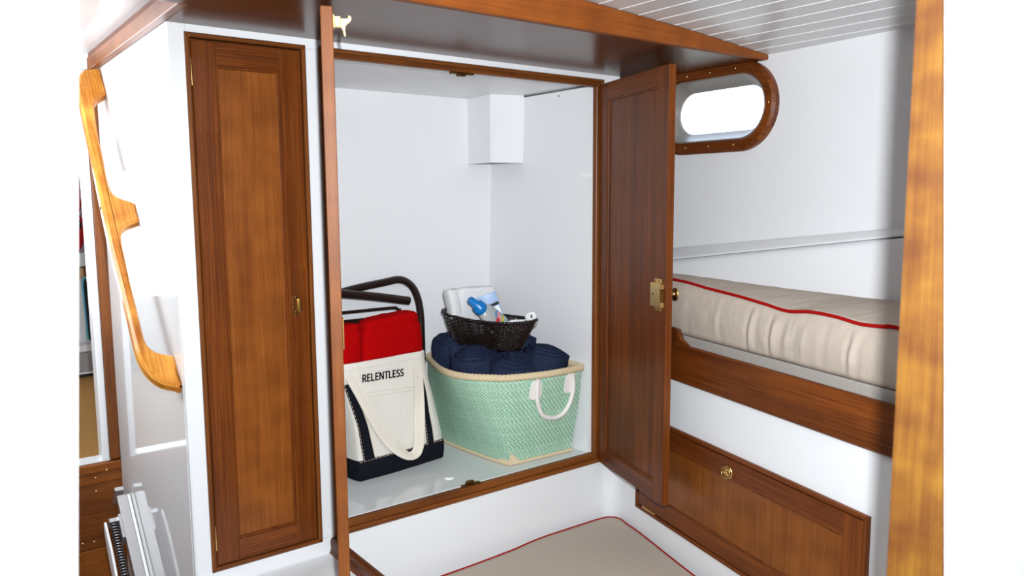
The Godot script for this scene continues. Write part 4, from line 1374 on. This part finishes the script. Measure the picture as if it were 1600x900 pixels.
# ------------------------------------------------------------------ baskets
func big_basket():
	var at := Vector3(0.56, -0.030, -0.24)
	var t := thing("basket", "large mint green woven basket with cream rope rim and white handles", "basket", at)
	var bs := [Vector2(0.445, -0.44), Vector2(0.440, -0.36), Vector2(0.447, -0.24), Vector2(0.458, -0.14), Vector2(0.470, -0.080), Vector2(0.480, -0.0745), Vector2(0.575, -0.068), Vector2(0.676, -0.064), Vector2(0.688, -0.067), Vector2(0.694, -0.095), Vector2(0.695, -0.26), Vector2(0.693, -0.43), Vector2(0.685, -0.445), Vector2(0.56, -0.447)]
	var rm := [Vector2(0.452, -0.455), Vector2(0.412, -0.385), Vector2(0.366, -0.245), Vector2(0.372, -0.150), Vector2(0.425, -0.080), Vector2(0.464, -0.052), Vector2(0.575, -0.0255), Vector2(0.685, -0.0275), Vector2(0.702, -0.036), Vector2(0.707, -0.075), Vector2(0.706, -0.26), Vector2(0.700, -0.44), Vector2(0.69, -0.458), Vector2(0.56, -0.462)]
	var b2 := smooth2(bs, 5)
	var r2 := smooth2(rm, 5)
	var c := Vector2(at.x, at.z)
	var ringat := func(f: float, inset: float) -> PackedVector3Array:
		var R := PackedVector3Array()
		for i in b2.size():
			var e := pow(f, 1.15)
			var p := b2[i].lerp(r2[i], e)
			# the long side sags outwards a little; the front corner keeps a crease
			var q := p - c
			p = c + q * (1.0 + 0.02 * sin(f * PI)) - q.normalized() * inset
			R.append(Vector3(p.x, 0.005 + 0.247 * f, p.y) - Vector3(at.x, 0, at.z))
		return R
	var b := MB.new()
	var rows := []
	for k in 13: rows.append(ringat.call(k / 12.0, 0.0))
	for k in 13: rows.append(ringat.call(1.0 - k / 12.0, 0.004))
	b.loft(rows, true)
	obj("woven_body", b, M.mint, t)
	# rope rim
	b = MB.new()
	var path := PackedVector3Array()
	var rad := []
	var rp: PackedVector3Array = ringat.call(1.0, 0.0)
	var dense := []
	for p in rp: dense.append(p)
	var sp := smooth_path(dense, 6, true)
	var acc := 0.0
	for i in sp.size():
		if i > 0: acc += sp[i].distance_to(sp[i - 1])
		path.append(sp[i] + Vector3(0, 0.002, 0))
		rad.append(0.0086 * (1.0 + 0.10 * sin(acc * TAU / 0.011)))
	b.sweep(path, rad, 10, true, Vector3.UP, Vector2(0.75, 1.15))
	obj("rim", b, M.rope, t)
	b = MB.new()
	path = PackedVector3Array()
	rad = []
	dense = []
	for p in ringat.call(0.0, -0.001): dense.append(p)
	acc = 0.0
	sp = smooth_path(dense, 5, true)
	for i in sp.size():
		if i > 0: acc += sp[i].distance_to(sp[i - 1])
		path.append(sp[i])
		rad.append(0.0048 * (1.0 + 0.08 * sin(acc * TAU / 0.008)))
	b.sweep(path, rad, 8, true)
	obj("base_trim", b, M.rope, t)
	# corner patch: folded triangle at the front corner
	b = MB.new()
	var k1 := Vector3(0.4785, 0.036, -0.0740) - Vector3(at.x, 0, at.z)
	var k2 := Vector3(0.4590, 0.004, -0.125) - Vector3(at.x, 0, at.z)
	var k3 := Vector3(0.5080, 0.004, -0.0690) - Vector3(at.x, 0, at.z)
	var k4 := Vector3(0.4700, 0.004, -0.0775) - Vector3(at.x, 0, at.z)
	var out := Vector3(-0.0035, 0, 0.004)
	for q in [[k1, k2, k4], [k1, k4, k3]]:
		b.tri(q[0] + out, q[1] + out, q[2] + out)
		b.tri(q[0], q[2], q[1])
	for q in [[k1, k2], [k2, k4], [k4, k3], [k3, k1]]:
		b.quad(q[0], q[1], q[1] + out, q[0] + out)
	obj("corner_patch", b, M.rope, t)
	# front seam
	b = MB.new()
	var sm := PackedVector3Array()
	for k in 9:
		var f := k / 8.0
		sm.append(Vector3(lerpf(0.632, 0.630, f), 0.008 + 0.235 * f, lerpf(-0.0655, -0.0250, pow(f, 1.15)) + 0.003 * sin(f * PI) + 0.001) - Vector3(at.x, 0, at.z))
	b.sweep(sm, 0.0011, 5)
	obj("seam", b, M.mint, t)
	# handles with stitched patches
	var zf := func(y: float) -> float: return lerpf(-0.0660, -0.0255, pow(clampf((y - 0.005) / 0.247, 0, 1), 1.15)) + 0.004
	b = MB.new()
	var hp := []
	for q in [[0.527, 0.247], [0.5275, 0.222], [0.531, 0.195], [0.541, 0.165], [0.5625, 0.135], [0.604, 0.121], [0.637, 0.130], [0.655, 0.155], [0.6625, 0.190], [0.660, 0.220], [0.652, 0.243]]:
		hp.append(Vector3(q[0], q[1], zf.call(q[1]) + 0.006) - Vector3(at.x, 0, at.z))
	b.sweep(smooth_path(hp, 6), 0.0066, 10)
	var hd := obj("handle", b, plain(Color(0.93, 0.91, 0.89), 0.55), t)
	for q in [[0.528, 0.019], [0.648, 0.015]]:
		b = MB.new()
		var za: float = zf.call(0.215)
		var tilt := Basis(Vector3.RIGHT, 0.17)
		b.extrude(smooth2([Vector2(-q[1], -0.026), Vector2(q[1], -0.026), Vector2(q[1], 0.014), Vector2(q[1] * 0.5, 0.026), Vector2(-q[1] * 0.5, 0.026), Vector2(-q[1], 0.014)], 3), Transform3D(tilt, Vector3(q[0], 0.217, za - 0.001) - Vector3(at.x, 0, at.z)), 0.003, 0.001)
		obj("handle_patch", b, plain(Color(0.93, 0.91, 0.89), 0.6), hd)
	# navy towels heaped in it
	var T := [
		# centre, axis, length, radius, flatten, label
		[Vector3(0.474, 0.232, -0.350), Vector3(-0.24, 1.0, 0.06), 0.11, 0.074, 1.0, "navy towel roll at the back left of the green basket"],
		[Vector3(0.462, 0.218, -0.212), Vector3(-0.26, 1.0, 0.16), 0.11, 0.074, 1.0, "navy towel roll beside the tote bag, in front of the wicker basket's far end"],
		[Vector3(0.515, 0.205, -0.118), Vector3(-0.04, 1.0, 0.26), 0.10, 0.074, 1.0, "navy towel roll in the middle of the green basket's front"],
		[Vector3(0.626, 0.212, -0.118), Vector3(0.16, 1.0, 0.20), 0.11, 0.070, 1.0, "navy towel roll at the right front, above the white handle"],
		[Vector3(0.628, 0.225, -0.250), Vector3(0.10, 1.0, 0.05), 0.12, 0.070, 1.0, "navy towel roll at the back right, behind the wicker basket"],
		[Vector3(0.595, 0.215, -0.380), Vector3(0.08, 1.0, 0.0), 0.12, 0.066, 1.0, "navy towel roll hidden deepest, under the wicker basket's far end"]]
	for k in T.size():
		var q = T[k]
		towel_roll(q[5], q[0], q[1], q[2], q[3], q[4], M.navy_towel, 11 + k, "navy towels in the green basket", 0.0140)

# a rolled towel: a thick strip wound into a coil
func towel_roll(label: String, at: Vector3, axis: Vector3, len_: float, rad: float, squash: float, mat: Material, sd: int, group: String, thick := 0.011) -> Node3D:
	var t := thing("towel" if thick > 0.006 else "washcloth", label, "towel", at, group)
	var X := axis.normalized()
	var bas := axes(Vector3.ZERO, X).basis
	var nz := noise(sd, 14.0, 3)
	var b := MB.new()
	var turns := (rad - thick * 0.8) / (thick * 1.22)
	var n := int(turns * 26)
	var start := float(sd) * 1.7
	var rows := []
	var segs := 9
	for j in segs + 1:
		var u := (float(j) / segs - 0.5)
		var ends := 1.0 - 0.10 * pow(absf(u) * 2, 4)
		var A := PackedVector3Array(); var B := PackedVector3Array()
		for i in n + 1:
			var f := float(i) / n
			var a := start + TAU * turns * f
			var r := thick * 0.5 + (rad - thick * 1.3) * f
			# the coil's inner turns sit back in the ends
			var x := u * (len_ + 0.034 * (1.0 - f * f) * absf(u) * 2)
			for w in 2:
				var rr := (r + (thick if w == 1 else 0.0)) * ends
				var p := Vector3(x, sin(a) * rr * squash, cos(a) * rr)
				p += Vector3(0.3, 1, 1) * nz.get_noise_3d(p.x * 0.8, p.y, p.z) * (0.015 if thick > 0.006 else 0.006)
				if w == 1: B.append(bas * p)
				else: A.append(bas * p)
		B.reverse()
		var ring := PackedVector3Array()
		ring.append_array(A)
		ring.append_array(B)
		rows.append(ring)
	b.loft(rows, false)
	# the coiled ends
	for e in [0, segs]:
		var R: PackedVector3Array = rows[e]
		var m := R.size()
		for i in n:
			b.quad(R[i], R[i + 1], R[m - 2 - i], R[m - 1 - i], 2)
	obj("rolled_cloth", b, mat, t)
	return t

func small_basket():
	var c := Vector3(0.505, 0.283, -0.228)
	var t := thing("wicker_basket", "small dark brown wicker basket sitting on the navy towels", "basket", c)
	var ax := Vector3(0.234, 0, 0.972).normalized()
	var sx := Vector3(ax.z, 0, -ax.x)
	# outline at height f (0 base, 1 rim): half length, half width
	var P := func(a: float, f: float, grow := 0.0) -> Vector3:
		var hl := lerpf(0.118, 0.158, f) + grow
		var hw := lerpf(0.044, 0.066, f) + grow
		var ca := signf(cos(a)) * pow(absf(cos(a)), 0.72)
		var sa := signf(sin(a)) * pow(absf(sin(a)), 0.72)
		return ax * (ca * hl + f * 0.002) + sx * (sa * hw + 0.008 * f) + Vector3(0, f * (0.079 + 0.009 * ca * ca - 0.004 * ca), 0)
	var stakes := 54
	var b := MB.new()
	for k in stakes:
		var a := TAU * k / stakes
		var pth := PackedVector3Array()
		for j in 5: pth.append(P.call(a, j / 4.0))
		b.sweep(pth, 0.0021, 5)
	var st := obj("stakes", b, M.wicker, t)
	st.set_meta("kind", "stuff")
	b = MB.new()
	var rows := 17
	for j in rows:
		var f := (j + 0.5) / rows
		var pth := PackedVector3Array()
		for k in stakes * 2:
			var a := TAU * k / (stakes * 2)
			var ph := 1.0 if (k / 2 + j) % 2 == 0 else -1.0
			pth.append(P.call(a, f, ph * 0.0022 * (1.0 if k % 2 == 0 else 0.0)))
		b.sweep(pth, 0.0019, 5, true)
	var wv := obj("weave", b, M.wicker, t)
	wv.set_meta("kind", "stuff")
	b = MB.new()
	for ph in [0.0, PI]:
		var pth := PackedVector3Array()
		for k in 240:
			var a := TAU * k / 240
			var tw: float = a * 30 + ph
			pth.append(P.call(a, 1.0 + 0.02 * sin(tw), 0.003 * cos(tw)))
		b.sweep(pth, 0.0036, 6, true)
	obj("rim", b, M.wicker, t)
	b = MB.new()
	var base := PackedVector3Array(); var top := PackedVector3Array()
	for k in 40:
		base.append(P.call(TAU * k / 40, 0.0)); top.append(P.call(TAU * k / 40, 0.04))
	b.loft([base, top], true)
	obj("bottom", b, M.wicker, t)
	# folded white towel standing at the far end
	var wt := thing("towel", "folded white towel standing at the back of the wicker basket", "towel", Vector3(0.520, 0.300, -0.315))
	var nz := noise(23, 10.0, 3)
	for L in [[0.0, 0.150, 0.145, 0.040, 0.014, 0.0], [-0.060, 0.060, 0.118, 0.052, 0.004, -0.20], [-0.078, 0.036, 0.098, 0.044, 0.010, -0.22]]:
		b = MB.new()
		var rr := []
		for k in 21:
			var f := k / 20.0
			var a := -PI / 2 + PI * f
			var y := signf(sin(a)) * pow(absf(sin(a)), 0.5) * 0.5
			var w := pow(maxf(cos(a), 0.0), 0.3)
			var R := PackedVector3Array()
			for i in 32:
				var g := TAU * i / 32
				var p := Vector3(signf(cos(g)) * pow(absf(cos(g)), 0.5) * 0.5 * w * L[1], y * L[2], signf(sin(g)) * pow(absf(sin(g)), 0.7) * 0.5 * w * L[3])
				p += p.normalized() * nz.get_noise_3d(p.x * 1.5 + L[0] * 9, p.y, p.z) * 0.006
				p.x += p.y * L[5]
				R.append(Vector3(p.x + L[0], p.y + 0.148 - L[2] / 2 - absf(L[0]) * 0.04, p.z + L[4]))
			rr.append(R)
		b.loft(rr, true)
		obj("fold", b, M.white_towel, wt)
	# squeeze tube of lotion, standing on its cap behind the bottle
	var lt := thing("lotion_tube", "pale blue and white lotion tube leaning behind the blue-capped bottle", "tube", Vector3(0.553, 0.338, -0.240))
	lt.scale = Vector3.ONE * 1.1
	var bs := Basis(Vector3.BACK, 0.42) * Basis(Vector3.UP, -0.55)
	b = MB.new()
	var rr := []
	for q in [[0.020, 0.018, -0.030], [0.024, 0.019, 0.0], [0.026, 0.014, 0.04], [0.028, 0.006, 0.078], [0.028, 0.0022, 0.090]]:
		var R := PackedVector3Array()
		for k in 24: R.append(bs * Vector3(cos(TAU * k / 24) * q[0], q[2], sin(TAU * k / 24) * q[1]))
		rr.append(R)
	b.loft(rr, true)
	obj("body", b, M.pale_blue, lt)
	var fz := func(y: float) -> float: return lerpf(0.0195, 0.0045, clampf(y / 0.085, 0, 1))
	for q in [[-0.027, 0.056, 0.025, 0.0635, M.black, "brand_band"], [-0.0262, -0.012, 0.0232, 0.0535, M.bead, "front_label"], [-0.004, 0.010, 0.020, 0.026, plain(Color(0.05, 0.10, 0.35), 0.4), "badge"]]:
		b = MB.new()
		var zz := 0.0006 if q[5] == "front_label" else 0.0012
		b.quad(bs * Vector3(q[0], q[1], fz.call(q[1]) + zz), bs * Vector3(q[2], q[1], fz.call(q[1]) + zz), bs * Vector3(q[2], q[3], fz.call(q[3]) + zz), bs * Vector3(q[0], q[3], fz.call(q[3]) + zz))
		b.quad(bs * Vector3(q[0], q[1], fz.call(q[1]) + zz - 0.002), bs * Vector3(q[0], q[3], fz.call(q[3]) + zz - 0.002), bs * Vector3(q[2], q[3], fz.call(q[3]) + zz - 0.002), bs * Vector3(q[2], q[1], fz.call(q[1]) + zz - 0.002))
		obj(q[5], b, q[4], lt)
	# blue-capped clear bottle lying towards the camera's right
	var bo := thing("bottle", "clear bottle with a bright blue nozzle cap and printed oval label", "bottle", Vector3(0.496, 0.371, -0.190))
	bo.scale = Vector3.ONE * 1.12
	var dir := Vector3(-0.70, 0.52, 0.06).normalized()
	var btr := axes(Vector3.ZERO, dir, Vector3(0.25, 0.5, 0.8))
	# local x towards the cap; z/y cross-section, flattened
	var body := []
	for q in [[-0.060, 0.010, 0.008], [-0.058, 0.026, 0.016], [-0.04, 0.030, 0.018], [0.0, 0.031, 0.019], [0.020, 0.028, 0.018], [0.032, 0.020, 0.015], [0.038, 0.013, 0.012]]:
		var R := PackedVector3Array()
		for k in 24: R.append(btr * Vector3(q[0], sin(TAU * k / 24) * q[2], cos(TAU * k / 24) * q[1]))
		body.append(R)
	b = MB.new()
	b.loft(body, true)
	obj("body", b, plain(Color(0.70, 0.71, 0.71), 0.15), bo)
	b = MB.new()
	var cap := []
	for q in [[0.037, 0.0165], [0.040, 0.0175], [0.056, 0.0165], [0.058, 0.0105], [0.083, 0.0095], [0.086, 0.0075]]:
		var R := PackedVector3Array()
		for k in 20: R.append(btr * Vector3(q[0], sin(TAU * k / 20) * q[1], cos(TAU * k / 20) * q[1]))
		cap.append(R)
	b.loft(cap, true)
	obj("cap", b, M.blue, bo)
	for q in [[-0.016, 0.0, 0.023, 0.020, plain(Color(0.10, 0.55, 0.80), 0.4), 0.0008, "oval_label"], [-0.008, -0.002, 0.008, 0.017, plain(Color(0.90, 0.62, 0.62), 0.4), 0.0014, "label_band"], [-0.007, -0.0145, 0.006, 0.006, plain(Color(0.85, 0.16, 0.14), 0.4), 0.002, "label_dot"], [-0.026, 0.000, 0.005, 0.015, plain(Color(0.80, 0.74, 0.25), 0.4), 0.0016, "label_stripe"], [-0.036, 0.004, 0.007, 0.014, M.pale_blue, 0.0012, "label_foot"]]:
		b = MB.new()
		var pl := PackedVector3Array()
		for k in 24:
			var x: float = q[0] + cos(TAU * k / 24) * q[2]
			var w: float = q[1] + sin(TAU * k / 24) * q[3]
			pl.append(btr * Vector3(x, 0.0188 * sqrt(maxf(0.0, 1.0 - pow(w / 0.0312, 2))) + q[5], w))
		var top2 := PackedVector3Array()
		for p in pl: top2.append(p + btr.basis.y * -0.0025)
		b.loft([top2, pl], true)
		obj(q[6], b, q[4], bo)
	# small rolled white washcloths
	towel_roll("small rolled white washcloth at the near end of the wicker basket, its coiled end showing", Vector3(0.590, 0.362, -0.122), Vector3(-0.55, 0.30, 0.75), 0.050, 0.0185, 1.0, M.white_towel, 31, "white washcloths in the wicker basket", 0.0042)
	towel_roll("small rolled white washcloth lying beside the blue-capped bottle's foot", Vector3(0.566, 0.346, -0.150), Vector3(0.8, 0.05, 0.55), 0.055, 0.0150, 1.0, M.white_towel, 33, "white washcloths in the wicker basket", 0.0042)

# ------------------------------------------------------------------ passage side
func track():
	# aluminium lift track beside the partition
	var e := Vector3(0, -0.665, 0.747)
	var m := Vector3(0, 0.747, 0.665)
	var at := Vector3(-0.386, -0.0677, -0.616)
	var t := thing("aluminium_track", "aluminium lift track with a coil spring beside the glossy partition", "track", at)
	# local x = away from the wall to the left, y = m (towards the viewer), z = e along
	var tr := Transform3D(Basis(Vector3.LEFT, m, Vector3.LEFT.cross(m)), Vector3.ZERO)
	var dirz := 1.0 if tr.basis.z.dot(e) > 0 else -1.0
	var b := MB.new(1, e)
	var Ln := 0.62
	var bx := func(mb, x0, x1, y0, y1, z0, z1, bev := 0.001):
		var za: float = z0 * dirz; var zb: float = z1 * dirz
		mb.box(Vector3(x0, y0, minf(za, zb)), Vector3(x1, y1, maxf(za, zb)), bev, tr)
	bx.call(b, 0.010, 0.034, -0.030, 0.0, 0.0, Ln)
	obj("channel", b, M.alu, t)
	b = MB.new(1, e)
	bx.call(b, 0.0015, 0.0085, -0.026, -0.002, 0.0, Ln)
	obj("inner_rail", b, M.bead, t)
	b = MB.new(1, e)
	bx.call(b, 0.012, 0.034, -0.075, -0.008, -0.030, -0.018)
	obj("end_plate", b, M.alu, t)
	b = MB.new(1, e)
	bx.call(b, 0.034, 0.060, -0.052, -0.020, 0.050, 0.062)
	bx.call(b, 0.034, 0.040, -0.052, -0.004, 0.050, 0.12)
	obj("bracket", b, M.alu, t)
	b = MB.new()
	var coil := PackedVector3Array()
	for k in 640:
		var a := k * TAU / 12.0
		coil.append(tr * Vector3(0.0485 + cos(a) * 0.0085, -0.034 + sin(a) * 0.0085, dirz * (0.064 + k * 0.00066)))
	b.sweep(coil, 0.0022, 6)
	obj("spring", b, M.steel, t)
	b = MB.new()
	b.sweep(PackedVector3Array([tr * Vector3(0.0485, -0.034, dirz * 0.05), tr * Vector3(0.0485, -0.034, dirz * 0.50)]), 0.0045, 8)
	obj("rod", b, M.black, t)
	b = MB.new()
	b.extrude(smooth2([Vector2(0.055, -0.055), Vector2(0.085, -0.050), Vector2(0.16, -0.046), Vector2(0.26, -0.060), Vector2(0.5, -0.075), Vector2(0.5, -0.115), Vector2(0.25, -0.105), Vector2(0.09, -0.085)], 4), tr * Transform3D(Basis(Vector3(0, 0, dirz), Vector3.UP, Vector3(-dirz, 0, 0)), Vector3(0.066, 0.03, 0)), 0.006, 0.001, true)
	obj("cover_plate", b, M.bead, t)

func far_cabin():
	# floor covering of the far cabin
	var b := MB.new()
	b.box(Vector3(-1.86, -0.05, -2.06), Vector3(0.9, 0.0, -0.79))
	structure(obj("trim_12", b, M.cork), "tan flecked carpet of the far cabin seen through the doorway", "carpet")
	b = MB.new()
	b.box(Vector3(-1.86, 0.0, -2.06), Vector3(0.9, 1.19, -2.0))
	structure(obj("wall_far", b, M.white), "white end wall of the far cabin beyond the doorway", "wall")
	# drawer front on a plinth
	var t := thing("drawer_unit", "pale grey drawer front with a black plinth in the far cabin", "drawer", Vector3(-0.4, 0.0, -1.93))
	b = MB.new()
	b.box(Vector3(-0.3, 0.0, -0.06), Vector3(0.3, 0.010, 0.03))
	obj("plinth", b, M.black, t)
	b = MB.new()
	b.box(Vector3(-0.3, 0.012, -0.06), Vector3(0.3, 0.020, 0.036), 0.001)
	obj("bottom_edge", b, M.bead, t)
	b = MB.new()
	b.box(Vector3(-0.3, 0.021, -0.06), Vector3(0.3, 0.098, 0.032), 0.002)
	obj("front", b, M.grey, t)
	b = MB.new()
	b.box(Vector3(-0.3, 0.100, -0.06), Vector3(0.3, 0.128, 0.030), 0.003)
	obj("upper_front", b, M.white, t)
	# shelf above the bag
	t = thing("shelf", "white shelf board above the black bag in the far cabin", "shelf", Vector3(-0.26, 0.47, -1.93))
	b = MB.new()
	b.box(Vector3(-0.3, -0.026, -0.07), Vector3(0.3, 0.028, 0.03), 0.003)
	obj("board", b, M.white, t)
	for q in [[-0.29, M.white], [0.29, M.white]]:
		b = MB.new()
		b.box(Vector3(q[0] - 0.01, -0.34, -0.07), Vector3(q[0] + 0.01, -0.026, 0.0), 0.001)
		obj("support", b, q[1], t)
	# wooden box
	t = thing("wooden_box", "small tan and teak box tucked under the far white shelf", "box", Vector3(-0.30, 0.405, -1.935))
	b = MB.new()
	b.box(Vector3(-0.08, -0.004, -0.05), Vector3(0.032, 0.034, 0.02), 0.002)
	obj("box", b, plain(Color(0.80, 0.66, 0.48), 0.5), t)
	b = MB.new()
	b.box(Vector3(0.033, -0.004, -0.05), Vector3(0.07, 0.034, 0.022), 0.002)
	obj("end_block", b, M.teak, t)
	# black bag with pale blue edge
	t = thing("bag", "black upright bag with a pale blue edge below the far shelf", "bag", Vector3(-0.245, 0.128, -1.90))
	b = MB.new()
	b.extrude(PackedVector2Array([Vector2(-0.024, 0.025), Vector2(-0.018, 0.016), Vector2(0.05, 0.010), Vector2(0.06, 0.02), Vector2(0.06, 0.28), Vector2(0.02, 0.290), Vector2(-0.026, 0.262), Vector2(-0.030, 0.24)]), Transform3D(Basis(), Vector3(0, 0, -0.05)), 0.06, 0.006)
	obj("body", b, M.black, t)
	b = MB.new()
	b.sweep(PackedVector3Array([Vector3(-0.026, 0.022, -0.005), Vector3(-0.0325, 0.24, -0.005), Vector3(-0.028, 0.266, -0.005), Vector3(0.02, 0.294, -0.005)]), 0.004, 6)
	obj("edge_piping", b, M.cushion_blue, t)
	# red jacket hanging on the end wall, and a second with a dark toggle
	t = thing("jacket", "red jacket hanging at the far end of the passage", "jacket", Vector3(-0.275, 0.66, -1.955))
	var nz := noise(3, 9.0, 3)
	b = MB.new()
	var rr := []
	for k in 15:
		var f := k / 14.0
		var R := PackedVector3Array()
		var hw := lerpf(0.020, 0.030, f)
		for i in 24:
			var a := TAU * i / 24
			var p := Vector3(-0.012 + cos(a) * (hw + 0.004) * (0.75 if (k == 0 or k == 14) else 1.0), lerpf(0.37, 0.0, f), sin(a) * 0.028 * (0.6 if (k == 0 or k == 14) else 1.0))
			p += Vector3(cos(a), 0, sin(a)) * nz.get_noise_3d(p.x * 2, p.y, p.z * 2) * 0.008
			R.append(p)
		rr.append(R)
	b.loft(rr, true)
	obj("body", b, M.red, t)
	t = thing("life_vest", "red life vest with dark toggle below the hanging red jacket", "life vest", Vector3(-0.275, 0.505, -1.945))
	b = MB.new()
	rr = []
	for k in 13:
		var f := k / 12.0
		var R := PackedVector3Array()
		for i in 24:
			var a := TAU * i / 24
			var w := pow(sin(clampf(f, 0.02, 0.98) * PI), 0.45)
			var p := Vector3(-0.012 + cos(a) * 0.040 * w, lerpf(0.158, 0.0, f), sin(a) * 0.032 * w)
			p += Vector3(cos(a), 0, sin(a)) * nz.get_noise_3d(p.x * 2, p.y * 2, p.z * 2) * 0.006
			R.append(p)
		rr.append(R)
	b.loft(rr, true)
	obj("body", b, M.red, t)
	b = MB.new()
	b.sweep(smooth_path([Vector3(-0.03, 0.135, 0.034), Vector3(-0.005, 0.140, 0.036), Vector3(0.015, 0.150, 0.030)], 5), 0.004, 8)
	obj("strap", b, M.grey, t)
	b = MB.new()
	b.lathe(PackedVector2Array([Vector2(0.001, -0.016), Vector2(0.008, -0.012), Vector2(0.009, 0.0), Vector2(0.006, 0.012), Vector2(0.001, 0.015)]), Transform3D(Basis(), Vector3(0.000, 0.105, 0.036)), 12)
	obj("toggle", b, M.black, t)
